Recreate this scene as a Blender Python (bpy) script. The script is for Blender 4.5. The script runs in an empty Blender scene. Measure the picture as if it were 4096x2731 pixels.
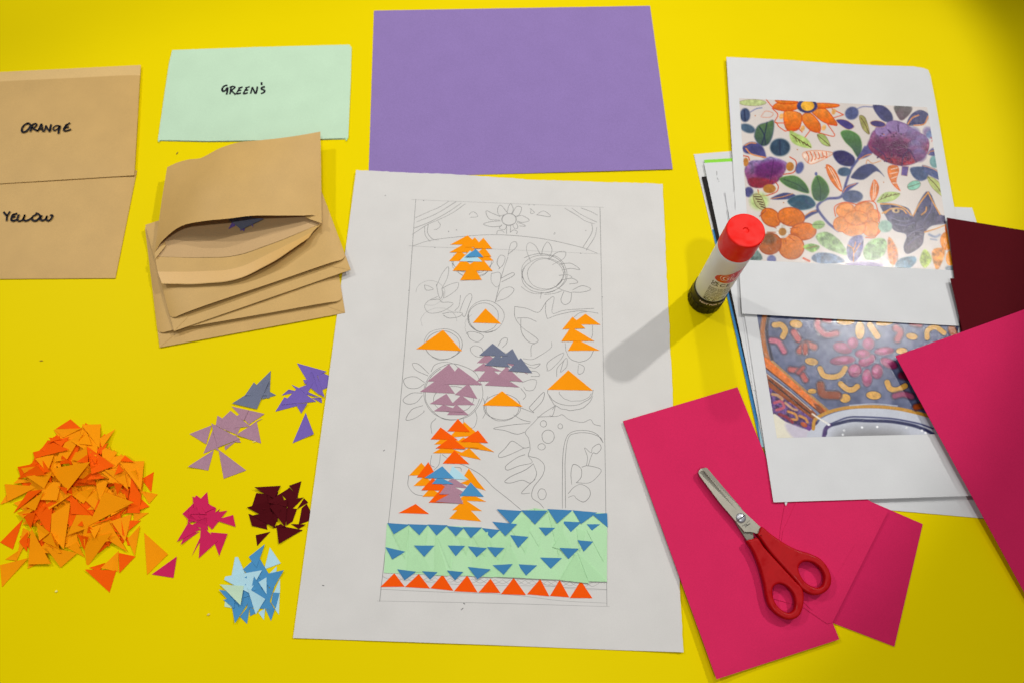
import bpy, bmesh, math, random
import numpy as np
from mathutils import Matrix, Vector

random.seed(7)
RNG = np.random.default_rng(11)
SC = bpy.context.scene
COL = SC.collection

# ------------------------------------------------------------------ camera
FPX = 3005.17578                       # focal length in pixels of the 4096 px wide photograph
CAM = np.array([0.154227585, 0.000388156, 0.615554628])
RM = np.array([[0.99914388, 0.03644188, 0.01958318],
               [0.04112247, -0.92658688, -0.37382576],
               [0.00452260, 0.37431103, -0.92729219]])      # rows: right, down, forward
cam_data = bpy.data.cameras.new('camera')
cam_data.sensor_width = 36.0
cam_data.lens = FPX / 4096 * 36
cam_data.clip_start = 0.02
cam_data.clip_end = 50
cam = bpy.data.objects.new('camera', cam_data)
COL.objects.link(cam)
cam.matrix_world = Matrix(((RM[0][0], -RM[1][0], -RM[2][0], CAM[0]),
                           (RM[0][1], -RM[1][1], -RM[2][1], CAM[1]),
                           (RM[0][2], -RM[1][2], -RM[2][2], CAM[2]),
                           (0, 0, 0, 1)))
cam_data.dof.use_dof = True
cam_data.dof.focus_distance = 0.60
cam_data.dof.aperture_fstop = 7.1
SC.camera = cam

# ------------------------------------------------------------------ light
world = bpy.data.worlds.new('World')
SC.world = world
world.use_nodes = True
bg = world.node_tree.nodes['Background']
bg.inputs[0].default_value = (0.93, 0.96, 1.0, 1)
bg.inputs[1].default_value = 0.11

def aim(o, target):
    d = Vector(target) - o.location
    o.rotation_euler = d.to_track_quat('-Z', 'Y').to_euler()

def spot(name, loc, target, watts, radius, cone, blend, colour=(1, .96, .9)):
    l = bpy.data.lights.new(name, 'SPOT')
    l.energy = watts; l.shadow_soft_size = radius
    l.spot_size = math.radians(cone); l.spot_blend = blend; l.color = colour
    o = bpy.data.objects.new(name, l); COL.objects.link(o)
    o.location = loc; aim(o, target)
    return o

def area(name, loc, target, watts, sx, sy, colour=(1, 1, 1)):
    l = bpy.data.lights.new(name, 'AREA')
    l.energy = watts; l.shape = 'RECTANGLE'; l.size = sx; l.size_y = sy; l.color = colour
    o = bpy.data.objects.new(name, l); COL.objects.link(o)
    o.location = loc; aim(o, target)
    return o

KD = np.array([0.48656, 0.43035, 0.76030])
spot('key_spot_lamp', tuple(np.array([0.29, 0.26, 0.06]) + KD * 2.4), (0.115, 0.44, 0), 90, 0.032, 24.4, 0.12, (1, .975, .94))
spot('added_front_spot', (0.32, -0.55, 2.3), (0.32, -0.549, 0), 50, 0.05, 58.4, 0.05, (1, .98, .95))  # added overhead spot; its cone edge leaves the far table corners darker
spot('left_spot_lamp', (-1.35, 1.15, 1.9), (-0.10, 0.24, 0), 52, 0.045, 36, 0.6, (1, .975, .93))
spot('back_spot_lamp', (0.15, 2.0, 2.1), (0.10, 0.60, 0), 60, 0.06, 32, 1.0, (1, .98, .95))
area('ceiling_lamp', (0.1, 1.0, 2.5), (0.12, 0.40, 0), 8, 1.3, 0.5, (1, .98, .95))

vs = SC.view_settings
vs.view_transform = 'Standard'; vs.look = 'None'; vs.exposure = 0.10; vs.gamma = 1.0
vs.use_curve_mapping = False

# ------------------------------------------------------------------ helpers
def ray(s):
    s = np.asarray(s, float)
    q = np.stack([(s[..., 0] - 2048) / FPX, (s[..., 1] - 1365.5) / FPX, np.ones(s.shape[:-1])], -1)
    return q @ RM

def W(s, z):
    """photograph pixel (4096 wide) -> world point at height z (metres)"""
    d = ray(s)
    t = (np.asarray(z) - CAM[2]) / d[..., 2]
    return CAM + d * t[..., None]

def PX(p):
    q = (np.asarray(p, float) - CAM) @ RM.T
    return np.stack([2048 + FPX * q[..., 0] / q[..., 2], 1365.5 + FPX * q[..., 1] / q[..., 2]], -1)

K = 4096 / 2352
def frame(ox, oy, s):
    return lambda pts: [(ox + x / s, oy + y / s) for x, y in pts]
D = lambda pts: [(x * K, y * K) for x, y in pts]     # whole picture, 2352 px wide
F1 = frame(0, 0, 1.568)
F2 = frame(500, 450, 1.568)
F3 = frame(1400, 650, 1.7422)
F4 = frame(1400, 1350, 1.7422)
F5 = frame(1150, 1900, 1.47)
F6 = frame(0, 1600, 1.96)
F7 = frame(650, 1400, 2.61333)
F8 = frame(650, 1850, 2.24)
FG = frame(2600, 750, 2.61333)
FA = frame(2850, 200, 1.6505)
FB = frame(2900, 1150, 1.742)
FP = frame(2450, 1550, 1.3277)
FS = frame(2650, 1800, 2.0907)
FW = frame(2750, 560, 4.612)
FM = frame(3650, 750, 2.614)

def lin(c):
    c = np.asarray(c, float) / 255
    return np.where(c <= .04045, c / 12.92, ((c + .055) / 1.055) ** 2.4)

ILL = 0.90
def alb(c):
    return np.clip(lin(c) / ILL, 0, .92)

MATS = {}
def paper(name, rgb, rough=.85, spec=.07, grain=.06, fibre=.25, gloss_bump=None, mottled=0.0, sheen_scale=900):
    if name in MATS: return MATS[name]
    m = bpy.data.materials.new(name); m.use_nodes = True
    nt = m.node_tree; N = nt.nodes; L = nt.links
    b = N['Principled BSDF']
    b.inputs['Roughness'].default_value = rough
    b.inputs['Specular IOR Level'].default_value = spec
    tc = N.new('ShaderNodeTexCoord')
    no = N.new('ShaderNodeTexNoise'); no.inputs['Scale'].default_value = 1600; no.inputs['Detail'].default_value = 4
    L.new(tc.outputs['Object'], no.inputs['Vector'])
    n2 = N.new('ShaderNodeTexNoise'); n2.inputs['Scale'].default_value = 34; n2.inputs['Detail'].default_value = 5
    L.new(tc.outputs['Object'], n2.inputs['Vector'])
    mr = N.new('ShaderNodeMapRange'); mr.inputs[1].default_value = .3; mr.inputs[2].default_value = .7
    mr.inputs[3].default_value = 1 - grain; mr.inputs[4].default_value = 1 + grain
    L.new(no.outputs['Fac'], mr.inputs[0])
    m2 = N.new('ShaderNodeMapRange'); m2.inputs[1].default_value = .3; m2.inputs[2].default_value = .7
    m2.inputs[3].default_value = 1 - .025 - mottled; m2.inputs[4].default_value = 1 + .025 + mottled
    L.new(n2.outputs['Fac'], m2.inputs[0])
    mu = N.new('ShaderNodeMath'); mu.operation = 'MULTIPLY'
    L.new(mr.outputs[0], mu.inputs[0]); L.new(m2.outputs[0], mu.inputs[1])
    if rgb == 'attr':
        src = N.new('ShaderNodeVertexColor'); src.layer_name = 'print'; out = src.outputs['Color']
    else:
        src = N.new('ShaderNodeRGB'); src.outputs[0].default_value = (*alb(rgb), 1); out = src.outputs[0]
    vm = N.new('ShaderNodeVectorMath'); vm.operation = 'SCALE'
    L.new(out, vm.inputs[0]); L.new(mu.outputs[0], vm.inputs['Scale'])
    L.new(vm.outputs[0], b.inputs['Base Color'])
    bp = N.new('ShaderNodeBump'); bp.inputs['Strength'].default_value = fibre; bp.inputs['Distance'].default_value = 0.00004 if gloss_bump else .0002
    if gloss_bump:
        n3 = N.new('ShaderNodeTexNoise'); n3.inputs['Scale'].default_value = gloss_bump; n3.inputs['Detail'].default_value = 2
        L.new(tc.outputs['Object'], n3.inputs['Vector']); L.new(n3.outputs['Fac'], bp.inputs['Height'])
        n4 = N.new('ShaderNodeTexNoise'); n4.inputs['Scale'].default_value = 1500; n4.inputs['Detail'].default_value = 1
        L.new(tc.outputs['Object'], n4.inputs['Vector'])
        gl = N.new('ShaderNodeMapRange'); gl.inputs[1].default_value = .5; gl.inputs[2].default_value = .66; gl.inputs[3].default_value = .08; gl.inputs[4].default_value = .75
        L.new(n4.outputs['Fac'], gl.inputs[0]); L.new(gl.outputs[0], b.inputs['Specular IOR Level'])
    else:
        L.new(no.outputs['Fac'], bp.inputs['Height'])
    L.new(bp.outputs[0], b.inputs['Normal'])
    MATS[name] = m
    return m

def plain(name, rgb, rough=.5, spec=.5, metal=0.0, scuff=0.0):
    if name in MATS: return MATS[name]
    m = bpy.data.materials.new(name); m.use_nodes = True
    nt = m.node_tree; N = nt.nodes; L = nt.links
    b = N['Principled BSDF']
    b.inputs['Base Color'].default_value = (*alb(rgb), 1)
    b.inputs['Roughness'].default_value = rough; b.inputs['Specular IOR Level'].default_value = spec
    b.inputs['Metallic'].default_value = metal
    tc = N.new('ShaderNodeTexCoord')
    no = N.new('ShaderNodeTexNoise'); no.inputs['Scale'].default_value = 160; no.inputs['Detail'].default_value = 6
    L.new(tc.outputs['Object'], no.inputs['Vector'])
    mr = N.new('ShaderNodeMapRange'); mr.inputs[1].default_value = .35; mr.inputs[2].default_value = .7
    mr.inputs[3].default_value = max(.05, rough - .12); mr.inputs[4].default_value = min(1, rough + .15)
    L.new(no.outputs['Fac'], mr.inputs[0]); L.new(mr.outputs[0], b.inputs['Roughness'])
    if scuff:
        cr = N.new('ShaderNodeValToRGB')
        cr.color_ramp.elements[0].position = .3; cr.color_ramp.elements[1].position = .8
        c = alb(rgb)
        cr.color_ramp.elements[0].color = (*(c * (1 - scuff)), 1); cr.color_ramp.elements[1].color = (*np.clip(c * (1 + scuff) + .02 * scuff, 0, 1), 1)
        L.new(no.outputs['Fac'], cr.inputs[0]); L.new(cr.outputs[0], b.inputs['Base Color'])
    MATS[name] = m
    return m

def obj(name, verts, faces, mat, parent=None, smooth=False, centre=True):
    verts = np.asarray(verts, float)
    c = np.zeros(3)
    if centre and parent is None:
        c = np.array([*(verts[:, :2].min(0) + verts[:, :2].max(0)) / 2, verts[:, 2].min()])
    elif parent is not None:
        c = np.array(parent.location)
    me = bpy.data.meshes.new(name)
    me.from_pydata((verts - c).tolist(), [], [tuple(f) for f in faces])
    me.update()
    if smooth:
        me.shade_smooth(); me.set_sharp_from_angle(angle=math.radians(35))
    me.materials.append(mat)
    o = bpy.data.objects.new(name, me); COL.objects.link(o)
    if parent is None: o.location = c
    else: o.parent = parent
    return o

# parts of parts are placed with identity transforms, so their vertices are relative to the thing's origin
def sub(name, verts, faces, mat, part, smooth=False):
    root = part
    while root.parent: root = root.parent
    verts = np.asarray(verts, float) - np.array(root.location)
    me = bpy.data.meshes.new(name); me.from_pydata(verts.tolist(), [], [tuple(f) for f in faces]); me.update()
    if smooth:
        me.shade_smooth(); me.set_sharp_from_angle(angle=math.radians(35))
    me.materials.append(mat)
    o = bpy.data.objects.new(name, me); COL.objects.link(o); o.parent = part
    return o

def thing(name, loc):
    o = bpy.data.objects.new(name, None); COL.objects.link(o); o.location = loc
    o.empty_display_size = .02
    return o

def tag(o, label, cat, group=None):
    o['label'] = label; o['category'] = cat
    if group: o['group'] = group
    return o

def slab(top, polys, thick):
    """closed sheet: top vertices, top faces (CCW from above), thickness downwards"""
    top = np.asarray(top, float); n = len(top)
    bot = top - np.array([0, 0, thick])
    faces = [tuple(f) for f in polys] + [tuple(n + i for i in reversed(f)) for f in polys]
    cnt = {}
    for f in polys:
        for a, b in zip(f, list(f[1:]) + [f[0]]): cnt[(a, b)] = 1
    for (a, b) in list(cnt):
        if (b, a) not in cnt: faces.append((b, a, n + a, n + b))
    return np.vstack([top, bot]), faces

def resample(pts, n):
    p = np.asarray(pts, float)
    d = np.r_[0, np.cumsum(np.linalg.norm(np.diff(p, axis=0), axis=1))]
    t = np.linspace(0, d[-1], n)
    return np.stack([np.interp(t, d, p[:, k]) for k in (0, 1)], 1)

def patch(top, right, bottom, left, nu, nv, zf, thick, torn=0.0, torn_sides='trbl'):
    """Coons patch in pixels; edges top/bottom run left->right, left/right run top->bottom. zf(px)->top height."""
    T = resample(top, nu + 1); B = resample(bottom, nu + 1); Lf = resample(left, nv + 1); Rt = resample(right, nv + 1)
    if torn:
        def jit(E, k):
            if k not in torn_sides: return E
            j = RNG.normal(0, torn, len(E)); j = .6 * j + .8 * np.convolve(j, np.ones(7) / 7, 'same')
            dvec = np.gradient(E, axis=0); nrm = np.stack([-dvec[:, 1], dvec[:, 0]], 1); nrm /= np.linalg.norm(nrm, axis=1)[:, None] + 1e-9
            j[0] = j[-1] = 0
            return E + nrm * j[:, None]
        T, B, Lf, Rt = jit(T, 't'), jit(B, 'b'), jit(Lf, 'l'), jit(Rt, 'r')
    u = np.linspace(0, 1, nu + 1)[None, :, None]; v = np.linspace(0, 1, nv + 1)[:, None, None]
    P = (1 - v) * T[None] + v * B[None] + (1 - u) * Lf[:, None] + u * Rt[:, None] \
        - ((1 - u) * (1 - v) * T[0] + u * (1 - v) * T[-1] + (1 - u) * v * B[0] + u * v * B[-1])
    px = P.reshape(-1, 2)
    z = zf(px)
    V = W(px, z)
    fs = []
    for j in range(nv):
        for i in range(nu):
            a = j * (nu + 1) + i
            fs.append((a, a + nu + 1, a + nu + 2, a + 1))
    return slab(V, fs, thick)

def const(z):
    return lambda px: np.full(len(px), z)

def quad_sheet(name, tl, tr, br, bl, zf, mat, thick=.00025, n=10, parent=None, torn=0, smooth=True):
    v, f = patch([tl, tr], [tr, br], [bl, br], [tl, bl], n, n, zf, thick, torn)
    o = obj(name, v, f, mat, parent)
    return o

def rect_px(A, B, h, z=0.0, width=None, side=1):
    """two pixels A->B on plane z give one edge; returns the px of A,B and the opposite edge at distance h (left of A->B if side=1)"""
    a = W(A, z); b = W(B, z)
    d = b - a; Ln = np.linalg.norm(d); d /= Ln
    if width: b = a + d * width
    nrm = np.array([-d[1], d[0], 0]) * side
    return [PX(a), PX(b), PX(b + nrm * h), PX(a + nrm * h)]

def catmull(pts, n=6, closed=False):
    p = np.asarray(pts, float)
    if len(p) < 3 and not closed: return p
    if closed: q = np.vstack([p[-1], p, p[0], p[1]])
    else: q = np.vstack([2 * p[0] - p[1], p, 2 * p[-1] - p[-2]])
    out = []
    for i in range(1, len(q) - 2):
        for k in range(n):
            t = k / n
            out.append(.5 * ((2 * q[i]) + (-q[i - 1] + q[i + 1]) * t + (2 * q[i - 1] - 5 * q[i] + 4 * q[i + 1] - q[i + 2]) * t * t
                             + (-q[i - 1] + 3 * q[i] - 3 * q[i + 1] + q[i + 2]) * t ** 3))
    if not closed: out.append(p[-1])
    return np.array(out)

def ribbons(lines, zf, lift, width, vary=.25):
    """flat pen or pencil strokes lying on a surface; lines in photo px"""
    V, F = [], []
    for ln in lines:
        P = catmull(ln, 6) if len(ln) > 2 else resample(ln, 12)
        if len(P) < 2: continue
        w = W(P, zf(P) + lift)
        d = np.gradient(w, axis=0); nrm = np.stack([-d[:, 1], d[:, 0], np.zeros(len(d))], 1)
        nrm /= np.linalg.norm(nrm, axis=1)[:, None] + 1e-12
        ww = width * (1 + vary * np.interp(np.arange(len(P)), np.linspace(0, len(P), 6), RNG.uniform(-1, 1, 6)))
        b = len(V)
        for i in range(len(P)):
            V.append(w[i] + nrm[i] * ww[i] / 2); V.append(w[i] - nrm[i] * ww[i] / 2)
        for i in range(len(P) - 1):
            F.append((b + 2 * i, b + 2 * i + 1, b + 2 * i + 3, b + 2 * i + 2))
    return np.array(V), F

# ------------------------------------------------------------------ colours
C_ORANGE, C_DEEP = (255, 142, 2), (244, 88, 0)
orange = paper('orange_paper', C_ORANGE, rough=.6, spec=.06); deep = paper('deep_orange_paper', C_DEEP, rough=.6, spec=.06)
red_orange = paper('red_orange_paper', (232, 82, 8))
blue = paper('mid_blue_paper', (72, 136, 182)); lblue = paper('pale_blue_paper', (168, 206, 218))
blue_dark = paper('steel_blue_paper', (62, 122, 168))
lilac = paper('dusky_lilac_paper', (162, 124, 140), grain=.12); slate = paper('slate_grey_paper', (106, 112, 132), grain=.14)
violet = paper('violet_paper', (112, 92, 168), grain=.1)
mint = paper('mint_paper', (182, 209, 182)); mint2 = paper('mint_green_strip_paper', (168, 210, 164))
mint3 = paper('mint_green_strip_paper_light', (172, 212, 168)); mint4 = paper('mint_green_strip_paper_deep', (166, 208, 161))
pink = paper('hot_pink_paper', (192, 34, 84), grain=.07); pink2 = paper('rose_pink_paper', (199, 38, 86), grain=.07)
maroon = paper('maroon_paper', (76, 11, 19), grain=.1)
white = paper('white_paper', (200, 200, 199), grain=.02); white2 = paper('bright_white_paper', (201, 202, 203), grain=.02)
cartridge = paper('cartridge_paper', (201, 199, 196), grain=.025, fibre=.4)
purple = paper('purple_sugar_paper', (134, 113, 168), grain=.11)
kraft = paper('kraft_paper', (188, 152, 90), grain=.07, rough=.5, spec=.34, mottled=.02)
kraft_in = paper('kraft_paper_inner', (188, 156, 112), grain=.07, rough=.8)
black_card = paper('black_card', (38, 36, 35)); green_card = paper('bright_green_card', (134, 200, 66))
ink = plain('marker_ink', (16, 16, 26), rough=.6, spec=.15)
pencil = plain('pencil_graphite', (112, 111, 110), rough=.6)
pencil_faint = plain('pencil_graphite_faint', (158, 157, 155), rough=.6)

# ------------------------------------------------------------------ table
def table_material():
    m = bpy.data.materials.new('yellow_laminate'); m.use_nodes = True
    nt = m.node_tree; N = nt.nodes; L = nt.links; b = N['Principled BSDF']
    tc = N.new('ShaderNodeTexCoord')
    n1 = N.new('ShaderNodeTexNoise'); n1.inputs['Scale'].default_value = 5; n1.inputs['Detail'].default_value = 6
    n2 = N.new('ShaderNodeTexNoise'); n2.inputs['Scale'].default_value = 900; n2.inputs['Detail'].default_value = 3
    vo = N.new('ShaderNodeTexVoronoi'); vo.inputs['Scale'].default_value = 17; vo.inputs['Randomness'].default_value = 1
    for n in (n1, n2, vo): L.new(tc.outputs['Object'], n.inputs['Vector'])
    cr = N.new('ShaderNodeValToRGB')
    cr.color_ramp.elements[0].position = .3; cr.color_ramp.elements[1].position = .75
    cr.color_ramp.elements[0].color = (0.78, 0.612, 0.0, 1); cr.color_ramp.elements[1].color = (0.82, 0.645, 0.0, 1)
    L.new(n1.outputs['Fac'], cr.inputs[0])
    # sparse small dirt specks
    sp = N.new('ShaderNodeMapRange'); sp.inputs[1].default_value = .012; sp.inputs[2].default_value = .022
    sp.inputs[3].default_value = .55; sp.inputs[4].default_value = 0
    L.new(vo.outputs['Distance'], sp.inputs[0])
    mx = N.new('ShaderNodeMix'); mx.data_type = 'RGBA'
    mx.inputs['B'].default_value = (.25, .17, .03, 1)
    L.new(sp.outputs[0], mx.inputs['Factor']); L.new(cr.outputs[0], mx.inputs['A']); L.new(mx.outputs['Result'], b.inputs['Base Color'])
    mr = N.new('ShaderNodeMapRange'); mr.inputs[3].default_value = .36; mr.inputs[4].default_value = .5
    L.new(n1.outputs['Fac'], mr.inputs[0]); L.new(mr.outputs[0], b.inputs['Roughness'])
    b.inputs['Specular IOR Level'].default_value = .02
    bp = N.new('ShaderNodeBump'); bp.inputs['Strength'].default_value = .04; bp.inputs['Distance'].default_value = .0002
    L.new(n2.outputs['Fac'], bp.inputs['Height']); L.new(bp.outputs[0], b.inputs['Normal'])
    return m
v, f = slab([(-.75, -.5, 0), (1.05, -.5, 0), (1.05, 1.15, 0), (-.75, 1.15, 0)], [(0, 1, 2, 3)], .025)
table = obj('table_top', v, f, table_material()); table['kind'] = 'structure'
table['label'] = 'smooth bright yellow laminate table top'
TZ = 0.0002           # things lie this far above the laminate

# ------------------------------------------------------------------ purple sheet
pl = tag(quad_sheet('purple_sheet', *D([(859, 25), (1493, 14), (1545, 389), (846.5, 409)]),
                    lambda p: TZ + .0002 + .0012 * np.clip((p[:, 1] - 560) / 140, 0, 1) ** 2 * np.clip((p[:, 0] - 1950) / 500, 0, 1), purple, .00018, 16),
         'large plain purple sheet of sugar paper above the drawing', 'paper')

# ------------------------------------------------------------------ A3 drawing with collage
def z_a3(px):
    px = np.asarray(px, float)
    # left edge lifts a little
    xl = np.interp(px[:, 1], [391 * K, 1464 * K], [818 * K, 673 * K])
    t = np.clip(1 - (px[:, 0] - xl) / 330, 0, 1.2)
    vv = np.clip((px[:, 1] - 391 * K) / (1073 * K), 0, 1)
    lift = .0026 * t ** 2 * (1 - .75 * vv) * (1 - np.exp(-((px[:, 1] - 1130) / 250) ** 2))
    xr = np.interp(px[:, 1], [423 * K, 1497 * K], [1522 * K, 1570 * K])
    tr = np.clip(1 - (xr - px[:, 0]) / 260, 0, 1.2)
    lift2 = .0012 * tr ** 2 * (vv > .0) * np.clip(vv * 1.6 - .5, 0, 1)
    # gentle buckling of the sheet
    wave = .0003 * (1 + np.sin(px[:, 0] / 210 + px[:, 1] / 420)) * np.clip(1 - t, 0, 1)
    return .0007 + lift + lift2 + wave

v, f = patch(D([(818, 391), (985, 399.5), (1080, 403), (1165, 410), (1250, 414.5), (1440, 420), (1522, 423)]),
             D([(1522, 423), (1530, 600), (1539, 790), (1546, 930), (1561, 1340), (1570, 1497)]),
             D([(673, 1464), (1100, 1479), (1400, 1491), (1570, 1497)]),
             D([(818, 391), (760, 830), (673, 1464)]), 90, 130, z_a3, .00035, torn=1.3, torn_sides='tr')
a3 = tag(obj('drawing_sheet', v, f, cartridge, smooth=False),
         'large white drawing sheet with pencilled flowers and glued triangle collage', 'drawing')

class Field:
    """height field in photo pixels used to let paper pieces rest on what is below"""
    def __init__(s, x0, y0, x1, y1, base, cell=3.0):
        s.x0, s.y0, s.c = x0, y0, cell
        s.nx = int((x1 - x0) / cell); s.ny = int((y1 - y0) / cell)
        gx, gy = np.meshgrid(x0 + (np.arange(s.nx) + .5) * cell, y0 + (np.arange(s.ny) + .5) * cell)
        s.px = np.stack([gx, gy], -1)
        s.xy = W(s.px, 0.0)[..., :2]
        s.h = base(s.px.reshape(-1, 2)).reshape(s.ny, s.nx)
    def mask(s, poly):
        P = np.asarray(poly, float)
        i0 = max(0, int((P[:, 0].min() - s.x0) / s.c)); i1 = min(s.nx, int((P[:, 0].max() - s.x0) / s.c) + 2)
        j0 = max(0, int((P[:, 1].min() - s.y0) / s.c)); j1 = min(s.ny, int((P[:, 1].max() - s.y0) / s.c) + 2)
        sl = (slice(j0, j1), slice(i0, i1))
        x = s.px[sl][..., 0]; y = s.px[sl][..., 1]
        ins = np.zeros(x.shape, bool)
        for (xa, ya), (xb, yb) in zip(P, np.roll(P, -1, 0)):
            c = ((ya > y) != (yb > y)) & (x < (xb - xa) * (y - ya) / (yb - ya + 1e-9) + xa)
            ins ^= c
        return sl, ins
    def rest(s, poly, thick, gap=.00005, maxslope=.35, tilt=True):
        sl, m = s.mask(poly)
        if m.sum() < 3:
            z = float(s.h[sl].max()) + thick if s.h[sl].size else thick
            return lambda xy: np.full(np.shape(xy)[:-1], z)
        xy = s.xy[sl][m]; h = s.h[sl][m]; c0 = xy.mean(0)
        A = np.c_[np.ones(len(h)), xy - c0]
        co = np.linalg.lstsq(A, h, rcond=None)[0] if tilt else np.array([h.max(), 0, 0])
        g = np.linalg.norm(co[1:])
        if g > maxslope: co[1:] *= maxslope / g
        res = h - (A @ co)
        co[0] += np.quantile(res, .97) + gap + thick
        s.h[sl][m] = np.maximum(h, A @ co)
        return lambda q: co[0] + (np.asarray(q)[..., :2] - c0) @ co[1:]
    def drop(s, poly, thick, tilt=True, curl=None, gap=.00005):
        """poly px -> world verts of the top face, lying on the plane"""
        pl_ = s.rest(poly, thick, gap=gap, tilt=tilt)
        P = np.asarray(poly, float)
        z = np.full(len(P), .002)
        for _ in range(5): z = pl_(W(P, z))
        return W(P, z), pl_

def ccw(poly):
    P = np.asarray(poly, float)
    a = np.sum(P[:, 0] * np.roll(P[:, 1], -1) - np.roll(P[:, 0], -1) * P[:, 1])
    return P if a < 0 else P[::-1]        # image y runs down, so negative area is CCW from above

def piece(fld, poly, thick, tilt=True):
    P = ccw(poly)
    V, _ = fld.drop(P, thick, tilt)
    return slab(V, [tuple(range(len(V)))], thick)

def curled(fld, poly, thick, curl, corner, n=3):
    """triangle split into n*n faces with one corner lifting by curl metres"""
    P = ccw(poly)[:3]
    V, plane = fld.drop(P, thick)
    idx = {}; vs = []
    for i in range(n + 1):
        for j in range(n + 1 - i):
            k = n - i - j
            b = np.array([i, j, k]) / n
            q = b @ P
            p = b @ V
            z = p[2] + curl * max(0, b[corner] - .25) ** 1.6
            idx[(i, j)] = len(vs); vs.append(W(q, z))
    fs = []
    for i in range(n):
        for j in range(n - i):
            fs.append((idx[(i, j)], idx[(i + 1, j)], idx[(i, j + 1)]))
            if i + j < n - 1: fs.append((idx[(i + 1, j)], idx[(i + 1, j + 1)], idx[(i, j + 1)]))
    # orientation: vertex order (i up -> toward P0, j -> P1)
    a = np.array(vs)
    nz = np.cross(a[fs[0][1]] - a[fs[0][0]], a[fs[0][2]] - a[fs[0][0]])[2]
    if nz < 0: fs = [t[::-1] for t in fs]
    return slab(a, fs, thick)

FLD = Field(1480, 780, 2480, 2460, z_a3)
TH = .00022
# green background strips
G = []
G.append(F5([(584, 282), (1100, 302), (1100, 592), (567, 572)]))
G.append(F5([(1090, 302), (1250, 320), (1340, 285), (1345, 600), (1085, 592)]))
G.append(F5([(1300, 296), (1372, 208), (1445, 196), (1880, 222), (1878, 625), (1335, 600)]))
for t in ([(588, 283), (716, 290), (690, 490)], [(715, 320), (850, 565), (700, 570)], [(826, 300), (800, 480), (720, 330)],
          [(870, 350), (945, 590), (860, 585)], [(978, 310), (955, 545), (880, 360)], [(990, 360), (1085, 590), (960, 586)],
          [(1076, 370), (1050, 470), (1000, 360)], [(1140, 455), (1212, 598), (1100, 592)], [(1180, 330), (1160, 480), (1090, 360)],
          [(1260, 350), (1240, 500), (1185, 380)], [(1300, 390), (1395, 602), (1230, 596)], [(1300, 290), (1440, 210), (1400, 458)],
          [(1425, 330), (1478, 418), (1505, 250)], [(1485, 425), (1590, 612), (1400, 604)], [(1530, 205), (1625, 270), (1595, 476)],
          [(1615, 335), (1700, 470), (1560, 420)], [(1700, 310), (1752, 330), (1720, 450)], [(1692, 460), (1775, 634), (1600, 614)],
          [(1760, 322), (1858, 506), (1882, 336)], [(1705, 450), (1880, 624), (1770, 622)], [(1445, 190), (1540, 208), (1490, 240)]):
    G.append(F5(t))
for g in G:
    v, f = piece(FLD, g, TH * 1.6)
    obj('paper_strip', v, f, random.choice((mint2, mint3, mint4)), a3)

tri_sets = []
def tris(fr, mat, *lst):
    for t in lst: tri_sets.append((fr(t), mat))
O, R_, B, LB, LI, SL = orange, deep, blue, lblue, lilac, slate
# sun flower at the top
tris(F3, O, [(690, 688), (760, 612), (860, 690)], [(880, 685), (930, 615), (998, 685)], [(693, 627), (800, 566), (905, 627)],
     [(860, 657), (935, 590), (985, 657)], [(699, 573), (820, 509), (890, 575)], [(800, 592), (870, 523), (925, 590)],
     [(858, 600), (930, 526), (991, 602)], [(760, 680), (850, 600), (920, 690)], [(800, 752), (905, 650), (993, 756)], [(715, 755), (785, 672), (900, 756)],
     [(767, 821), (845, 700), (918, 818)])
tris(F3, LB, [(763, 690), (838, 615), (922, 692)])
tris(F3, B, [(803, 657), (876, 603), (929, 660)])
tris(F3, O, [(857, 1117), (944, 1018), (1052, 1123)], [(462, 1298), (648, 1166), (781, 1312)],
     [(1540, 1128), (1641, 1055), (1746, 1131)], [(1480, 1162), (1551, 1075), (1640, 1156)],
     [(1519, 1310), (1568, 1225), (1740, 1308)], [(1473, 1245), (1540, 1146), (1702, 1243)])
# dusky lilac and slate clusters
tris(F4, LI, [(885, 175), (950, 112), (1060, 178)], [(857, 230), (930, 178), (1060, 232)], [(1085, 175), (1150, 165), (1240, 254)],
     [(885, 302), (965, 205), (1100, 302)], [(1000, 290), (1090, 200), (1205, 305)], [(940, 330), (1030, 255), (1183, 343)],
     [(540, 302), (690, 182), (790, 310)], [(660, 322), (755, 204), (922, 328)], [(487, 375), (645, 265), (731, 387)],
     [(730, 395), (825, 315), (888, 424)], [(700, 467), (775, 398), (870, 467)], [(676, 536), (740, 462), (828, 537)],
     [(557, 459), (672, 388), (728, 472)], [(584, 509), (650, 465), (793, 516)])
tris(F4, SL, [(1015, 168), (1132, 77), (1195, 190)], [(940, 192), (1030, 112), (1118, 204)], [(1101, 230), (1190, 140), (1270, 244)],
     [(901, 123), (993, 40), (1104, 127)])
tris(F4, O, [(925, 470), (1059, 370), (1203, 478)], [(1376, 360), (1521, 225), (1692, 366)])
tris(F4, R_, [(338, 1219), (457, 1156), (552, 1226)])
# middle orange cluster
tris(F4, O, [(690, 692), (797, 585), (905, 680)], [(587, 741), (650, 690), (860, 742)], [(770, 757), (850, 700), (1005, 793)],
     [(577, 802), (660, 752), (800, 805)], [(750, 815), (830, 765), (912, 849)], [(700, 760), (790, 690), (900, 765)])
tris(F4, R_, [(678, 650), (752, 563), (836, 653)], [(562, 705), (631, 622), (751, 710)], [(770, 722), (892, 643), (962, 731)],
     [(597, 768), (707, 690), (808, 774)], [(646, 874), (728, 782), (831, 878)])
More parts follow.
